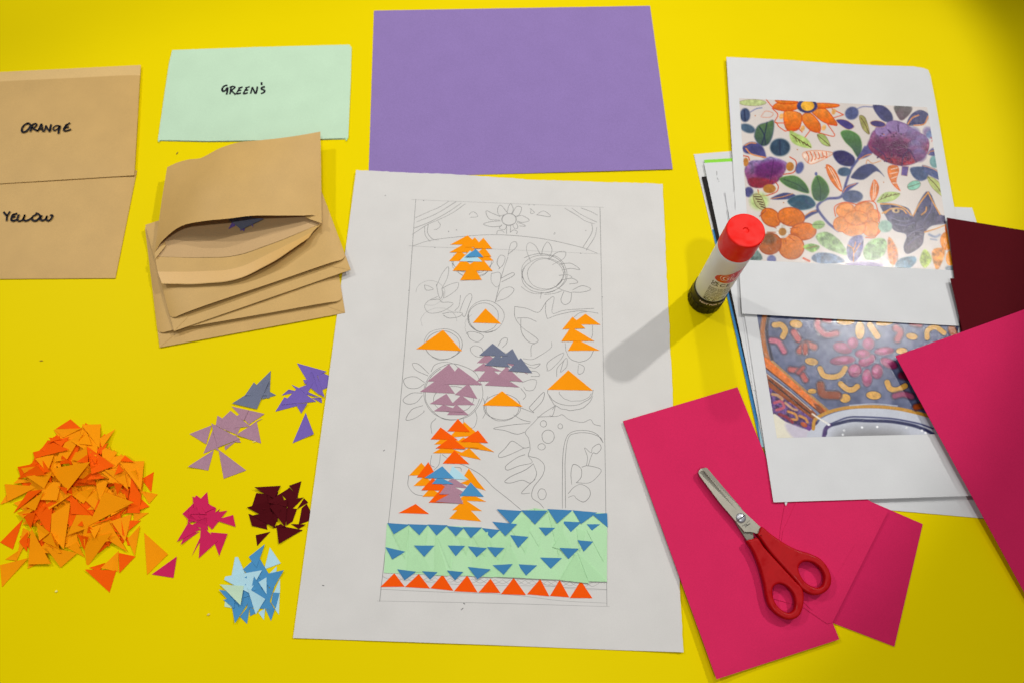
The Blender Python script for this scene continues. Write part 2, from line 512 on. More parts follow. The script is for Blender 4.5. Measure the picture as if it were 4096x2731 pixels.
# lower mixed cluster
tris(F4, O, [(443, 1030), (520, 960), (600, 1030)], [(412, 957), (497, 868), (575, 957)], [(505, 1105), (560, 1045), (660, 1105)],
     [(780, 985), (828, 908), (895, 1003)], [(770, 1010), (870, 972), (945, 1062)], [(740, 1130), (830, 1080), (950, 1140)],
     [(712, 1198), (800, 1125), (920, 1205)], [(691, 1258), (793, 1150), (915, 1278)])
tris(F4, R_, [(466, 970), (546, 864), (610, 975)], [(497, 1060), (575, 975), (700, 1062)], [(549, 1146), (650, 1035), (760, 1150)])
tris(F4, LI, [(627, 1028), (720, 975), (828, 1048)], [(622, 1088), (680, 1012), (828, 1092)])
tris(F4, B, [(765, 1098), (841, 1005), (933, 1105)])
tris(F4, LI, [(597, 1140), (746, 1060), (790, 1155)])
tris(F4, LB, [(680, 980), (714, 890), (828, 988)])
tris(F4, B, [(570, 1015), (620, 965), (722, 1018)], [(519, 974), (643, 893), (726, 978)])
# river: blue triangles on green
tris(F5, blue_dark, [(1374, 204), (1530, 206), (1455, 288)], [(1230, 198), (1378, 208), (1312, 284)], [(1676, 204), (1820, 217), (1727, 284)], [(1528, 197), (1676, 204), (1585, 281)],
     [(1790, 226), (1880, 221), (1883, 306)], [(1143, 308), (1250, 320), (1198, 369)], [(1203, 271), (1350, 285), (1281, 356)], [(587, 279), (718, 288), (625, 345)],
     [(706, 285), (826, 290), (775, 350)], [(822, 287), (942, 292), (876, 352)], [(935, 296), (1038, 306), (990, 357)], [(1030, 303), (1143, 305), (1078, 368)],
     [(576, 421), (692, 447), (616, 493)], [(744, 411), (864, 412), (803, 478)], [(942, 411), (1044, 413), (989, 474)], [(1060, 416), (1173, 426), (1112, 480)],
     [(1173, 420), (1276, 425), (1222, 480)], [(1309, 350), (1417, 360), (1357, 425)], [(1477, 305), (1574, 307), (1518, 355)], [(1615, 269), (1728, 274), (1666, 332)],
     [(1759, 286), (1838, 286), (1790, 323)], [(1705, 380), (1798, 388), (1742, 447)], [(1599, 425), (1714, 430), (1652, 491)], [(1485, 482), (1614, 485), (1548, 548)],
     [(1352, 521), (1468, 528), (1403, 588)], [(1206, 527), (1324, 520), (1271, 583)], [(1060, 537), (1195, 552), (1117, 610)], [(937, 558), (1033, 567), (985, 616)],
     [(791, 562), (882, 568), (838, 612)], [(645, 551), (756, 565), (688, 616)])
tris(F5, red_orange, [(546, 655), (628, 574), (689, 653)], [(691, 655), (772, 578), (838, 664)], [(840, 663), (912, 581), (975, 677)], [(979, 680), (1057, 586), (1118, 687)],
     [(1123, 688), (1194, 606), (1252, 690)], [(1255, 697), (1330, 601), (1403, 703)], [(1408, 698), (1486, 608), (1540, 710)], [(1543, 708), (1600, 613), (1657, 716)], [(1660, 720), (1725, 618), (1793, 721)])
for t, m in tri_sets:
    v, f = piece(FLD, t, TH)
    obj('paper_triangle', v, f, m, a3)

# pencil drawing -------------------------------------------------------------
def circ(cx, cy, rx, ry=None, a0=0, turns=1.08, jit=.03):
    ry = ry or rx; n = 14
    return [(cx + rx * (1 + random.uniform(-jit, jit)) * math.cos(a0 + 2 * math.pi * turns * i / n),
             cy + ry * (1 + random.uniform(-jit, jit)) * math.sin(a0 + 2 * math.pi * turns * i / n)) for i in range(n + 1)]
def sketch(name, lines, mat=pencil, width=.00038, joined=False):
    for ln in ([lines] if joined else [[l] for l in lines]):
        v, f = ribbons(ln, z_a3, .00006, width)
        o = obj(name, v, f, mat, a3)
        if joined: o['kind'] = 'stuff'
P3 = []; PF = []
P3 += D([(955, 458), (930, 800), (905, 1080), (872, 1380)]), D([(1378, 477), (1385, 800), (1390, 1060), (1394, 1391)])
PF += D([(945, 459), (1165, 468), (1387, 477)]), F3([(408, 582), (600, 592), (1000, 605), (1755, 640)]), D([(866, 1379), (1130, 1384), (1400, 1392)]), \
      F5([(545, 668), (900, 685), (1300, 700), (1600, 735), (1880, 750)]), F5([(560, 600), (1000, 640), (1500, 650), (1880, 670)]), F5([(1500, 640), (1700, 668), (1875, 672)])
P3 += F3([(436, 584), (560, 545), (760, 520), (1020, 505), (1320, 530), (1600, 590), (1725, 635)]),
sketch('pencil_line', P3)
sketch('pencil_line', PF, pencil_faint, .0003)
hill = [F3(l) for l in ([(455, 388), (560, 340), (620, 315), (690, 272)], [(463, 417), (600, 360), (740, 275)], [(447, 460), (560, 415), (680, 350), (775, 285)],
        [(432, 505), (540, 435), (620, 400), (720, 350), (803, 290)], [(520, 450), (525, 510), (560, 555)], [(545, 435), (540, 490), (575, 535), (620, 542)],
        [(613, 410), (630, 440), (610, 465), (585, 470)], [(1495, 320), (1580, 370), (1640, 410), (1705, 430)], [(1545, 320), (1620, 370), (1720, 418)],
        [(1608, 318), (1680, 345), (1725, 370)], [(1685, 428), (1685, 490), (1620, 598)], [(1720, 452), (1705, 520), (1645, 615)],
        [(830, 365), (855, 345), (880, 358), (888, 380), (838, 384)], [(1255, 322), (1285, 350), (1260, 358), (1262, 325)], [(1300, 368), (1345, 340), (1390, 365), (1388, 380), (1300, 366)])]
sketch('pencil_line', hill)
daisy = [F3(l) for l in (circ(1108, 398, 52, 40), circ(1108, 400, 48, 42, 1.2), [(1085, 365), (1040, 370), (1028, 330), (1050, 300), (1095, 350)],
        [(1095, 355), (1105, 310), (1122, 290), (1138, 330), (1125, 360)], [(1130, 362), (1160, 310), (1195, 318), (1180, 365), (1155, 378)],
        [(1160, 380), (1200, 372), (1250, 405), (1200, 420), (1165, 410)], [(1048, 380), (990, 355), (948, 340), (970, 395), (1045, 405)],
        [(1050, 410), (980, 415), (930, 432), (990, 450), (1055, 445)], [(1060, 435), (1040, 460), (1075, 470), (1095, 440)],
        [(1135, 440), (1150, 465), (1170, 455), (1160, 425)], [(1165, 420), (1200, 430), (1222, 445), (1180, 445)], [(1092, 445), (1090, 500)], [(1118, 445), (1118, 490)],
        [(1022, 500), (1030, 478), (1060, 478), (1075, 490)], [(1115, 490), (1140, 472), (1165, 482), (1160, 500)])]
sketch('pencil_line', daisy)
big = [F3(l) for l in (circ(1360, 780, 125, 105, .4), circ(1345, 770, 150, 125, 2.0, 1.2), circ(1330, 775, 185, 140, 4.0, .75), circ(1350, 790, 155, 120, 3, 1.1),
       [(1258, 690), (1230, 610), (1245, 562), (1290, 580), (1330, 650)], [(1335, 650), (1345, 600), (1378, 556), (1408, 610), (1385, 670)],
       [(1385, 680), (1440, 630), (1500, 625), (1490, 670), (1410, 715)], [(1460, 710), (1540, 705), (1602, 748), (1540, 740), (1475, 752)],
       [(1455, 788), (1520, 785), (1545, 805), (1500, 815)], [(1470, 820), (1550, 810), (1588, 838), (1530, 848)], [(1550, 890), (1620, 860), (1678, 885), (1620, 905), (1550, 905)],
       [(1545, 905), (1535, 970), (1495, 992), (1470, 960), (1490, 900)], [(1420, 860), (1480, 890), (1545, 910)], [(1325, 950), (1335, 905)], [(1355, 920), (1420, 915), (1480, 895)])]
sketch('pencil_line', big)
stem = [F3(l) for l in ([(1012, 975), (1040, 860), (1060, 780), (1100, 660)], [(1100, 655), (1120, 570), (1155, 555), (1160, 590), (1105, 640)],
        [(1045, 740), (1025, 700), (1045, 650), (1080, 660), (1070, 710), (1035, 745)], [(985, 775), (1045, 770), (1045, 840), (1020, 870), (985, 830), (985, 775)],
        [(1050, 810), (1130, 770), (1140, 790), (1055, 835)], [(1012, 975), (1050, 895), (1110, 868), (1143, 890), (1100, 940), (1020, 970)])]
sketch('pencil_line', stem)
fish = [F3(l) for l in ([(602, 865), (640, 780), (685, 728), (680, 800), (640, 880)], [(602, 850), (615, 920), (630, 950), (645, 920), (640, 880)],
        [(640, 880), (700, 850), (755, 840), (740, 890), (655, 945), (655, 900)], [(518, 855), (555, 865), (580, 885), (530, 890), (518, 855)],
        [(612, 935), (540, 970), (520, 1010), (555, 1050), (640, 1040), (718, 990), (690, 975), (640, 975), (620, 955), (560, 960)],
        [(770, 925), (760, 1000), (730, 1035)], [(765, 1040), (800, 950), (835, 915), (850, 940), (825, 1010), (800, 1075), (780, 1060)], [(645, 1055), (700, 1045), (780, 1050), (760, 1075), (690, 1085), (650, 1065)])]
sketch('pencil_line', fish)
sketch('pencil_line', [F3(l) for l in (circ(560, 910, 100, 85, 3.2, .8), circ(620, 1110, 125, 95, 2.8, .55), circ(1000, 1140, 200, 120, 2.6, .2))], pencil_faint, .0003)
rings = [F3(l) for l in (circ(945, 1075, 128, 110, 1.0, 1.15), circ(930, 1080, 105, 100, 2.1, 1.2), circ(650, 1262, 135, 105, 0.5, 1.1), circ(645, 1275, 120, 100, 2.2, 1.0),
         circ(850, 665, 150, 110, 0.1, .45), circ(855, 680, 135, 125, .3, .5), circ(850, 690, 140, 110, 0, .5))]
rings += [F4(l) for l in (circ(720, 380, 205, 195, -.3, 1.0), circ(715, 385, 195, 185, .2, .65), circ(720, 430, 140, 90, 0, 1.0), circ(1060, 480, 130, 90, -.5, 1.05), circ(1060, 470, 120, 110, 0, .6),
          circ(1535, 360, 160, 110, 0, .5), circ(1540, 380, 155, 125, .2, .45), circ(1570, 380, 110, 60, .1, .5), circ(1600, 60, 100, 110, .2, .5), circ(1040, 210, 130, 110, 3.5, .5))]
sketch('pencil_line', rings)
bird = [F3(l) for l in ([(1148, 1005), (1230, 1018), (1315, 1045), (1370, 970), (1422, 940), (1410, 1050), (1500, 1030), (1700, 1018)], [(1375, 1090), (1460, 1060), (1600, 1035), (1730, 1052)],
        [(1148, 1005), (1150, 1080), (1200, 1150), (1310, 1235), (1265, 1275), (1262, 1350)], [(1190, 1090), (1195, 1180), (1240, 1245), (1290, 1262)], [(1165, 1085), (1240, 1085), (1300, 1110)],
        [(1365, 980), (1362, 1040), (1375, 1090)], [(1405, 1250), (1400, 1290), (1330, 1340), (1270, 1370), (1205, 1365)], [(1690, 1135), (1690, 1200), (1675, 1240)], [(1560, 1080), (1600, 1050), (1650, 1040)])]
bird += [F4(l) for l in ([(1375, 225), (1380, 170), (1485, 105), (1470, 150), (1400, 220), (1370, 230)], [(1465, 240), (1490, 160), (1512, 145), (1510, 200), (1470, 240)],
         [(1440, 270), (1445, 210), (1490, 160)], [(1590, 180), (1630, 200), (1625, 240), (1590, 250), (1592, 190)], [(1205, 165), (1260, 190), (1325, 180), (1290, 210), (1235, 200)],
         [(1240, 230), (1300, 235), (1320, 265), (1260, 268)], [(1200, 310), (1260, 290), (1300, 300), (1280, 360), (1230, 365), (1210, 340)], [(1190, 350), (1225, 400), (1205, 430)])]
sketch('pencil_line', bird)
leaves = [F4(l) for l in ([(550, 250), (480, 185), (435, 180), (460, 225), (545, 265)], [(520, 310), (450, 270), (375, 290), (400, 345), (470, 350), (520, 318)],
          [(505, 385), (430, 385), (370, 430), (400, 460), (460, 450), (505, 400)], [(510, 470), (430, 500), (390, 570), (450, 560), (510, 520), (515, 505)],
          [(565, 235), (590, 190), (650, 170), (720, 180), (755, 210)], [(600, 560), (565, 600), (570, 665)], [(870, 500), (885, 560), (860, 625), (800, 610), (790, 560)],
          [(840, 70), (870, 55), (920, 75), (925, 130), (880, 130), (845, 100), (838, 70)], [(1030, 60), (1060, 10), (1095, 5), (1090, 40), (1060, 70)], [(640, 810), (700, 850), (820, 900), (920, 960), (1000, 1040), (1100, 1120), (1190, 1195)],
          [(570, 815), (560, 880), (590, 900)], [(630, 810), (620, 880), (585, 920)], [(410, 955), (405, 1030), (450, 1085), (510, 1100)], [(720, 900), (770, 905), (775, 930)],
          [(930, 420), (950, 500), (925, 560)], [(1140, 535), (1200, 570), (1260, 585)], [(1140, 470), (1200, 490), (1280, 520), (1250, 490), (1270, 460), (1350, 378), (1340, 440), (1275, 510)])]
leaves += [F3(l) for l in ([(808, 1192), (840, 1178), (900, 1190), (930, 1215), (890, 1250), (840, 1230), (815, 1190)],)]
sketch('pencil_line', leaves)
vase = [F4(l) for l in ([(1255, 595), (1130, 605), (1000, 630), (1080, 645), (1160, 670), (1220, 655)], [(1305, 550), (1440, 545), (1480, 535), (1530, 570), (1620, 588), (1675, 568), (1700, 600), (1748, 614)],
        [(1435, 470), (1340, 530), (1280, 590), (1222, 655), (1245, 700), (1255, 770), (1245, 820), (1310, 840), (1355, 890), (1340, 960), (1280, 1040), (1268, 1110), (1320, 1150), (1350, 1185)],
        [(1250, 760), (1210, 765), (1150, 725), (1120, 722), (1080, 770), (1038, 810), (1045, 833), (1120, 810), (1215, 765)], [(1220, 812), (1170, 830), (1110, 870), (1082, 900), (1100, 920), (1180, 890), (1268, 868), (1240, 820)],
        [(1280, 875), (1220, 920), (1130, 960), (1078, 1000), (1120, 1010), (1200, 990), (1260, 1010), (1300, 950), (1280, 880)], [(1255, 1080), (1195, 1082), (1240, 1030), (1290, 985)],
        circ(1348, 598, 22, 22), circ(1465, 615, 16, 18), circ(1381, 687, 43, 47), circ(1335, 758, 26, 22), circ(1338, 1088, 29, 38),
        [(1480, 1188), (1480, 1000), (1485, 800), (1510, 690), (1560, 650), (1650, 645), (1720, 670), (1765, 730)], [(1502, 1186), (1500, 1000), (1500, 850), (1520, 700), (1570, 665), (1660, 662), (1740, 690), (1762, 725)],
        [(1648, 890), (1655, 830), (1635, 765), (1680, 800), (1690, 765), (1735, 738), (1750, 770), (1720, 805), (1690, 805), (1660, 890)],
        [(1545, 1020), (1540, 940), (1558, 880), (1610, 910), (1610, 970), (1575, 1010)], [(1615, 900), (1660, 890), (1750, 918), (1710, 980), (1660, 1010), (1580, 1008)],
        [(1520, 1085), (1560, 1040), (1610, 1020), (1665, 1050), (1672, 1100), (1630, 1142), (1580, 1120), (1560, 1098), (1520, 1110)], [(1410, 500), (1430, 475), (1412, 540), (1390, 538)])]
sketch('pencil_line', vase)
waves = [F5([(x, 610 + (x - 1200) * .03), (x + 45, 635 + (x - 1200) * .03), (x + 90, 612 + (x - 1200) * .03)]) for x in range(560, 1780, 44)]
sketch('pencil_waves', waves, pencil_faint, .0003, True)
dots = [D([(1064, 1384), (1068, 1386)]), D([(880, 1035), (884, 1032)]), D([(740, 1343), (745, 1344)]), D([(1064, 1395), (1059, 1400)])] + \
       [F3([(x, y), (x + 6, y + 5)]) for x, y in ((243, 230), (588, 592), (1605, 632), (1755, 935), (408, 892), (510, 265), (1245, 295), (1278, 295), (1425, 490), (1640, 474), (740, 470), (684, 480), (1420, 498))]
sketch('pencil_dots', dots, pencil, .0007, True)

# ------------------------------------------------------------------ envelopes
def lerp(a, b, t): return a + (b - a) * t

def pocket(name, BL, BR, TR, TL, z0, puff, strip, label, cat='envelope', mat=kraft, flaps=True, radius=.006, group=None, back=None):
    """paper pocket lying flat. B edge is the mouth. corners are world xy; strip = metres of back panel showing at the mouth"""
    BL, BR, TR, TL = [np.array([*p[:2], 0.]) for p in (BL, BR, TR, TL)]
    wd = np.linalg.norm(BR - BL); ht = np.linalg.norm(TL - BL)
    c = (BL + BR + TR + TL) / 4
    root = thing(name, (c[0], c[1], z0))
    def P(u, v, z):                       # u along mouth, v from mouth to closed edge
        q = lerp(lerp(BL, BR, u), lerp(TL, TR, u), v); q = q.copy(); q[2] = z; return q
    nu, nv = 26, 14
    V = [P(i / nu, j / nv, z0 + .0003) for j in range(nv + 1) for i in range(nu + 1)]
    Fc = [(j * (nu + 1) + i, j * (nu + 1) + i + 1, (j + 1) * (nu + 1) + i + 1, (j + 1) * (nu + 1) + i) for j in range(nv) for i in range(nu)]
    v, f = slab(V, Fc, .0002); obj('back_panel', v, f, back or mat, root)
    V = []
    for j in range(nv + 1):
        for i in range(nu + 1):
            u = .5 - .5 * math.cos(math.pi * i / nu)
            e = min(u, 1 - u) * wd
            cut = 0
            if radius and e < radius and strip: cut = radius - math.sqrt(max(0, radius ** 2 - (radius - e) ** 2))
            v0 = (strip + cut) / ht
            t = j / nv; vv = lerp(v0, 1, t ** .8)
            b = (1 - abs(2 * u - 1) ** 9) * (1 - max(0, (vv - .12) / .88) ** .8 * .55 - .45 * max(0, (vv - .35) / .65) ** 7)
            V.append(P(u, vv, z0 + .0008 + puff * b * (1 + .12 * math.sin(7 * u + 3 * vv))))
    v, f = slab(V, Fc, .0002); obj('front_panel', v, f, mat, root, smooth=True)
    if flaps:
        for s in (0, 1):
            U = lambda x: x / wd if s == 0 else 1 - x / wd
            pts = [P(U(0.0005), .001, z0 + .0005), P(U(.014), (strip - .003) / ht, z0 + .0006), P(U(.0125), (strip + .002) / ht, z0 + .0006), P(U(.013), (strip + .03) / ht, z0 + .0006), P(U(.0005), (strip + .035) / ht, z0 + .0005)]
            q = list(range(5)) if s == 0 else list(range(4, -1, -1))
            v, f = slab(pts, [tuple(q)], .00015); obj('side_flap', v, f, mat, root)
    tag(root, label, cat, group)
    return root

def world_rect(bl, br, h, z, width=None):
    a, b = W(bl, z), W(br, z); d = (b - a) / np.linalg.norm(b - a)
    if width: a = b - d * width
    n = np.array([-d[1], d[0], 0])
    return a, b, b + n * h, a + n * h

z3 = .0011
e3 = pocket('kraft_envelope', *[W(p, z3 + .001) for p in F2([(215, 1470), (1380, 1255), (1268, 585), (125, 722)])], z3, .0030, .0125,
            'brown kraft envelope at the bottom of the stack under the open one', group='stacked kraft envelopes')
A = F2([(305, 1370), (1415, 985)])
z2 = .0062
e2 = pocket('kraft_envelope', *world_rect(A[0], A[1], .114, z2 + .001), z2, .0034, .0115,
            'brown kraft envelope in the middle of the stack, directly under the open one', group='stacked kraft envelopes')

# open envelope on top: control nets in photo px with heights (mm)
def net(rows, nu, nv):
    """rows of (x,y,zmm) in F2 pixels -> smooth grid of world points"""
    R = np.array(rows, float)
    rows2 = []
    for r in R:
        cpts = []
        q = np.vstack([2 * r[0] - r[1], r, 2 * r[-1] - r[-2]])
        n = len(r) - 1
        for k in range(nu + 1):
            t = k / nu * n; i = min(int(t), n - 1); t -= i
            p0, p1, p2, p3 = q[i], q[i + 1], q[i + 2], q[i + 3]
            cpts.append(.5 * (2 * p1 + (p2 - p0) * t + (2 * p0 - 5 * p1 + 4 * p2 - p3) * t * t + (3 * p1 - p0 - 3 * p2 + p3) * t ** 3))
        rows2.append(cpts)
    M = np.array(rows2)
    q = np.concatenate([2 * M[:1] - M[1:2], M, 2 * M[-1:] - M[-2:-1]])
    n = len(M) - 1; out = []
    for k in range(nv + 1):
        t = k / nv * n; i = min(int(t), n - 1); t -= i
        p0, p1, p2, p3 = q[i], q[i + 1], q[i + 2], q[i + 3]
        out.append(.5 * (2 * p1 + (p2 - p0) * t + (2 * p0 - 5 * p1 + 4 * p2 - p3) * t * t + (3 * p1 - p0 - 3 * p2 + p3) * t ** 3))
    G_ = np.array(out)
    s = np.stack([500 + G_[..., 0] / 1.568, 450 + G_[..., 1] / 1.568], -1).reshape(-1, 2)
    V = W(s, G_[..., 2].reshape(-1) / 1000 + E1UP)
    fs = [(j * (nu + 1) + i, (j + 1) * (nu + 1) + i, (j + 1) * (nu + 1) + i + 1, j * (nu + 1) + i + 1) for j in range(nv) for i in range(nu)]
    return V, fs

E1UP = .0048
ctr = W(F2([(700, 600)])[0], .007)
e1 = thing('kraft_envelope', (ctr[0], ctr[1], .0118))
far = [(265, 345, 11), (360, 302, 14), (480, 286, 18), (660, 193, 23), (850, 176, 21), (1040, 155, 17), (1225, 122, 13)]
mid = [(225, 600, 11), (330, 520, 18), (470, 470, 25), (640, 430, 29), (840, 400, 26), (1040, 390, 20), (1230, 400, 11.5)]
mouth = [(186, 880, 8.5), (240, 800, 14), (350, 715, 22), (490, 683, 28), (640, 668, 29), (800, 649, 26), (960, 648, 22), (1110, 648, 17), (1190, 648, 13.5), (1234, 690, 10)]
def re7(r, n=10):
    r = np.array(r, float); t = np.linspace(0, len(r) - 1, n)
    return [tuple(np.interp(t_, np.arange(len(r)), r[:, k]) for k in range(3)) for t_ in t]
V, Fs = net([re7(far), re7(mid), mouth], 40, 24)
v, f = slab(V, Fs, .0002); obj('front_panel', v, f, kraft, e1, smooth=True)
# lower (back) panel shares the folded edges and sags to the stack
lo_far = [(265, 345, 10.6), (480, 300, 11), (850, 190, 11), (1225, 124, 12)]
lo_mid = [(224, 602, 10.6), (500, 640, 8.2), (850, 560, 8.2), (1230, 402, 11)]
lo_crease = [(190, 905, 8.2), (440, 912, 7.8), (690, 905, 7.8), (960, 810, 9.5), (1233, 697, 9.6)]
V, Fs = net([re7(lo_far), re7(lo_mid), re7(lo_crease)], 40, 24)
v, f = slab(V, Fs, .0002); obj('back_panel', v, f, kraft_in, e1, smooth=True)
lo_c2 = [(190, 906, 8.2), (440, 914, 7.8), (690, 908, 7.8), (960, 813, 9.5), (1233, 698, 9.6)]
lo_m2 = [(205, 1000, 8.3), (440, 1000, 8.4), (700, 985, 9.2), (960, 860, 12), (1180, 748, 11)]
lo_lip = [(232, 1076, 8.2), (440, 1080, 8.6), (700, 1056, 9.6), (930, 940, 13), (1150, 790, 12.5)]
V, Fs = net([re7(lo_c2), re7(lo_m2), re7(lo_lip)], 30, 12)
v, f = slab(V, Fs, .0002); fl = obj('flap', v, f, kraft, e1, smooth=True)
def strip_net(t0, t1, dz):
    a, b = np.array(re7(lo_m2)), np.array(re7(lo_lip)); c = np.array(re7(lo_c2))
    def at(t): return lerp(c, a, t * 2) if t < .5 else lerp(a, b, t * 2 - 1)
    r0, r1 = at(t0), at(t1); r0[:, 2] += dz; r1[:, 2] += dz
    return [tuple(x) for x in r0], [tuple(x) for x in r1]
r0, r1 = strip_net(.5, .97, .12)
V, Fs = net([r0, [tuple((np.array(a) + np.array(b)) / 2) for a, b in zip(r0, r1)], r1], 26, 4)
gum = paper('gummed_strip', (200, 158, 88), rough=.4, spec=.5)
v, f = slab(V, Fs, .00005); sub('gum_strip', v, f, gum, fl, smooth=True)
# small mitred corners of the side flaps
for poly, zz in (([(186, 882), (190, 918), (255, 838), (250, 812)], 10), ([(1132, 648), (1134, 662), (1234, 697), (1232, 672), (1200, 640)], 13)):
    P_ = ccw(F2(poly)); q = W(P_, np.array([zz / 1000 - .0012 * i for i in range(len(P_))]) * 0 + zz / 1000 + E1UP)
    v, f = slab(q, [tuple(range(len(q)))], .00015); obj('side_flap', v, f, kraft, e1)
tag(e1, 'open brown kraft envelope with bulging mouth, topmost of its stack', 'envelope', 'stacked kraft envelopes')
for i, (poly, m, zz, lb) in enumerate((([(648, 732), (700, 640), (690, 712)], violet, 9.0, 0), ([(690, 690), (745, 748), (760, 700)], violet, 9.3, 0), ([(715, 700), (725, 745), (800, 640)], violet, 9.6, 0),
                          ([(740, 650), (804, 722), (790, 640)], violet, 9.9, 0), ([(610, 640), (872, 668), (728, 736)], slate, 10.6, 1))):
    P_ = ccw(F2(poly)); q = W(P_, np.full(3, zz / 1000 + E1UP)); v, f = slab(q, [(0, 1, 2)], .0002)
    o = obj('paper_triangle', v, f, m)
    if lb: tag(o, 'slate grey paper triangle lying inside the open kraft envelope', 'paper triangle')
    else: tag(o, 'violet paper triangle poking out under the slate one inside the open envelope', 'paper triangle', 'violet triangles inside the open envelope')

def zflat(z): return const(z)
def pen(lines, fr, z, parent, width=.00095):
    v, f = ribbons([fr(l) for l in lines], const(z), 0, width, .25)
    return obj('handwriting', v, f, ink, parent)

# envelope marked YELLOW, then ORANGE lying over its top edge
zy = TZ
yTR, yBR = F1([(860, 1075), (770, 1571)])
yBR = D([(264.5, 639)])[0]; yTR = D([(314, 392)])[0]
aBR, aTR = W(yBR, zy + .001), W(yTR, zy + .001)
d = (aBR - W(D([(0, 641)])[0], zy + .001)); d /= np.linalg.norm(d)
aTR = aBR + np.array([-d[1], d[0], 0]) * .114 * .995
aTR = W(yTR, zy + .001)
ev = pocket('kraft_envelope', aTR - d * .162, aTR, aBR, aBR - d * .162, zy, .0010, 0.0,
            'brown kraft envelope with YELLOW written in black marker', flaps=False, radius=0, group='labelled kraft envelopes')
pen([[(22, 1330), (38, 1350), (46, 1352), (62, 1327)], [(46, 1350), (42, 1366), (42, 1387)], [(92, 1346), (78, 1350), (70, 1378), (84, 1386), (106, 1378)], [(76, 1364), (98, 1358)], [(80, 1347), (108, 1340)],
     [(118, 1347), (110, 1372), (116, 1388), (140, 1380), (156, 1348), (148, 1374), (156, 1386), (180, 1380), (205, 1362)], [(228, 1346), (204, 1360), (204, 1382), (228, 1384), (250, 1364), (244, 1346), (222, 1338)],
     [(264, 1352), (254, 1370), (262, 1384), (284, 1376), (294, 1356), (290, 1376), (304, 1386), (324, 1368), (328, 1352), (312, 1352)]], F1, zy + .0025, ev, .0018)
zo = .0022
oTR, oBR = W(D([(322.5, 149)])[0], zo + .001), W(D([(308, 403)])[0], zo + .001)
d = (W(D([(308, 403)])[0], zo) - W(D([(0, 422)])[0], zo)); d /= np.linalg.norm(d)
d2 = (W(D([(322.5, 149)])[0], zo) - W(D([(0, 165)])[0], zo)); d2 /= np.linalg.norm(d2)
eo = pocket('kraft_envelope', oTR - d2 * .162, oTR, oBR, oBR - d * .162, zo, .0014, .014,
            'brown kraft envelope with ORANGE written in black marker', flaps=False, radius=0, group='labelled kraft envelopes',
            back=paper('pale_kraft_strip', (206, 172, 112), grain=.07, rough=.5, spec=.3))
pen([[(180, 776), (156, 782), (138, 806), (140, 828), (164, 824), (188, 796), (184, 776), (164, 774)], [(206, 784), (196, 806), (190, 827)], [(194, 788), (220, 776), (230, 786), (212, 802), (200, 804), (240, 824)],
     [(234, 826), (250, 798), (260, 780), (266, 804), (268, 827)], [(242, 812), (268, 808)], [(276, 828), (284, 806), (288, 790), (300, 812), (312, 824), (316, 800), (320, 780)],
     [(376, 792), (352, 789), (334, 804), (340, 819), (360, 810), (376, 792), (370, 814), (366, 840)], [(424, 782), (408, 796), (400, 816), (414, 822), (446, 812)], [(404, 804), (432, 797)], [(408, 788), (440, 772)]], F1, zo + .0027, eo, .0018)

# mint envelope marked GREEN'S
zg = TZ
gm = thing('mint_envelope', (*W(F1([(1600, 590)])[0], 0)[:2], zg))
gt, gr, gb, gl = F1([(1092, 304), (1600, 291), (2199, 281), (2205, 300)]), F1([(2205, 300), (2200, 500), (2184, 868)]), F1([(990, 884), (1300, 891), (1700, 886), (2180, 874)]), F1([(1080, 316), (1060, 400), (1030, 600), (990, 880)])
def zmint(px):
    u = np.clip((px[:, 0] - 640) / 760, 0, 1); w = np.clip((px[:, 1] - 180) / 390, 0, 1)
    return zg + .001 + .0022 * (1 - (2 * u - 1) ** 4) * (1 - (2 * w - 1) ** 4) * (1 + .22 * np.sin(u * 9 + w * 7) * np.sin(w * 15 + 2)) 
v, f = patch(gt, gr, gb, gl, 40, 28, zmint, .0002); obj('front_panel', v, f, mint, gm, smooth=True)
v, f = patch(*[[(x + dx, y + dy) for x, y in e] for e, dx, dy in ((gt, 2, 3), (gr, -2, 4), (gb, 1, 4), (gl, 2, 3))], 12, 10, const(zg + .0004), .0002); obj('back_panel', v, f, mint, gm)
for cpt in ([(2166, 872), (2182, 862), (2172, 888)], [(988, 882), (1002, 880), (998, 894)]):
    P_ = ccw(F1(cpt)); q = W(P_, np.full(3, zg + .0011)); v, f = slab(q, [(0, 1, 2)], .0002); obj('folded_corner', v, f, mint2, gm)
tag(gm, "pale mint green paper envelope with GREEN'S written in black marker", 'envelope')
v, f = ribbons([F1(l) for l in ([(1426, 536), (1404, 544), (1393, 562), (1400, 575), (1416, 568), (1426, 552), (1426, 574), (1420, 596)], [(1450, 548), (1446, 570), (1442, 594)], [(1440, 552), (1462, 544), (1472, 552), (1450, 570)], [(1450, 570), (1478, 596)],
     [(1506, 552), (1492, 572), (1486, 590), (1512, 586)], [(1490, 572), (1514, 568)], [(1494, 556), (1522, 548)], [(1550, 550), (1536, 570), (1528, 590), (1554, 584)], [(1534, 570), (1558, 565)], [(1538, 554), (1566, 546)],
     [(1572, 590), (1580, 562), (1584, 550), (1594, 574), (1604, 588), (1612, 562), (1614, 544)], [(1640, 518), (1641, 536)], [(1662, 546), (1642, 552), (1642, 562), (1656, 568), (1658, 580), (1636, 590)])], zmint, .0001, .0019)
obj('handwriting', v, f, ink, gm)

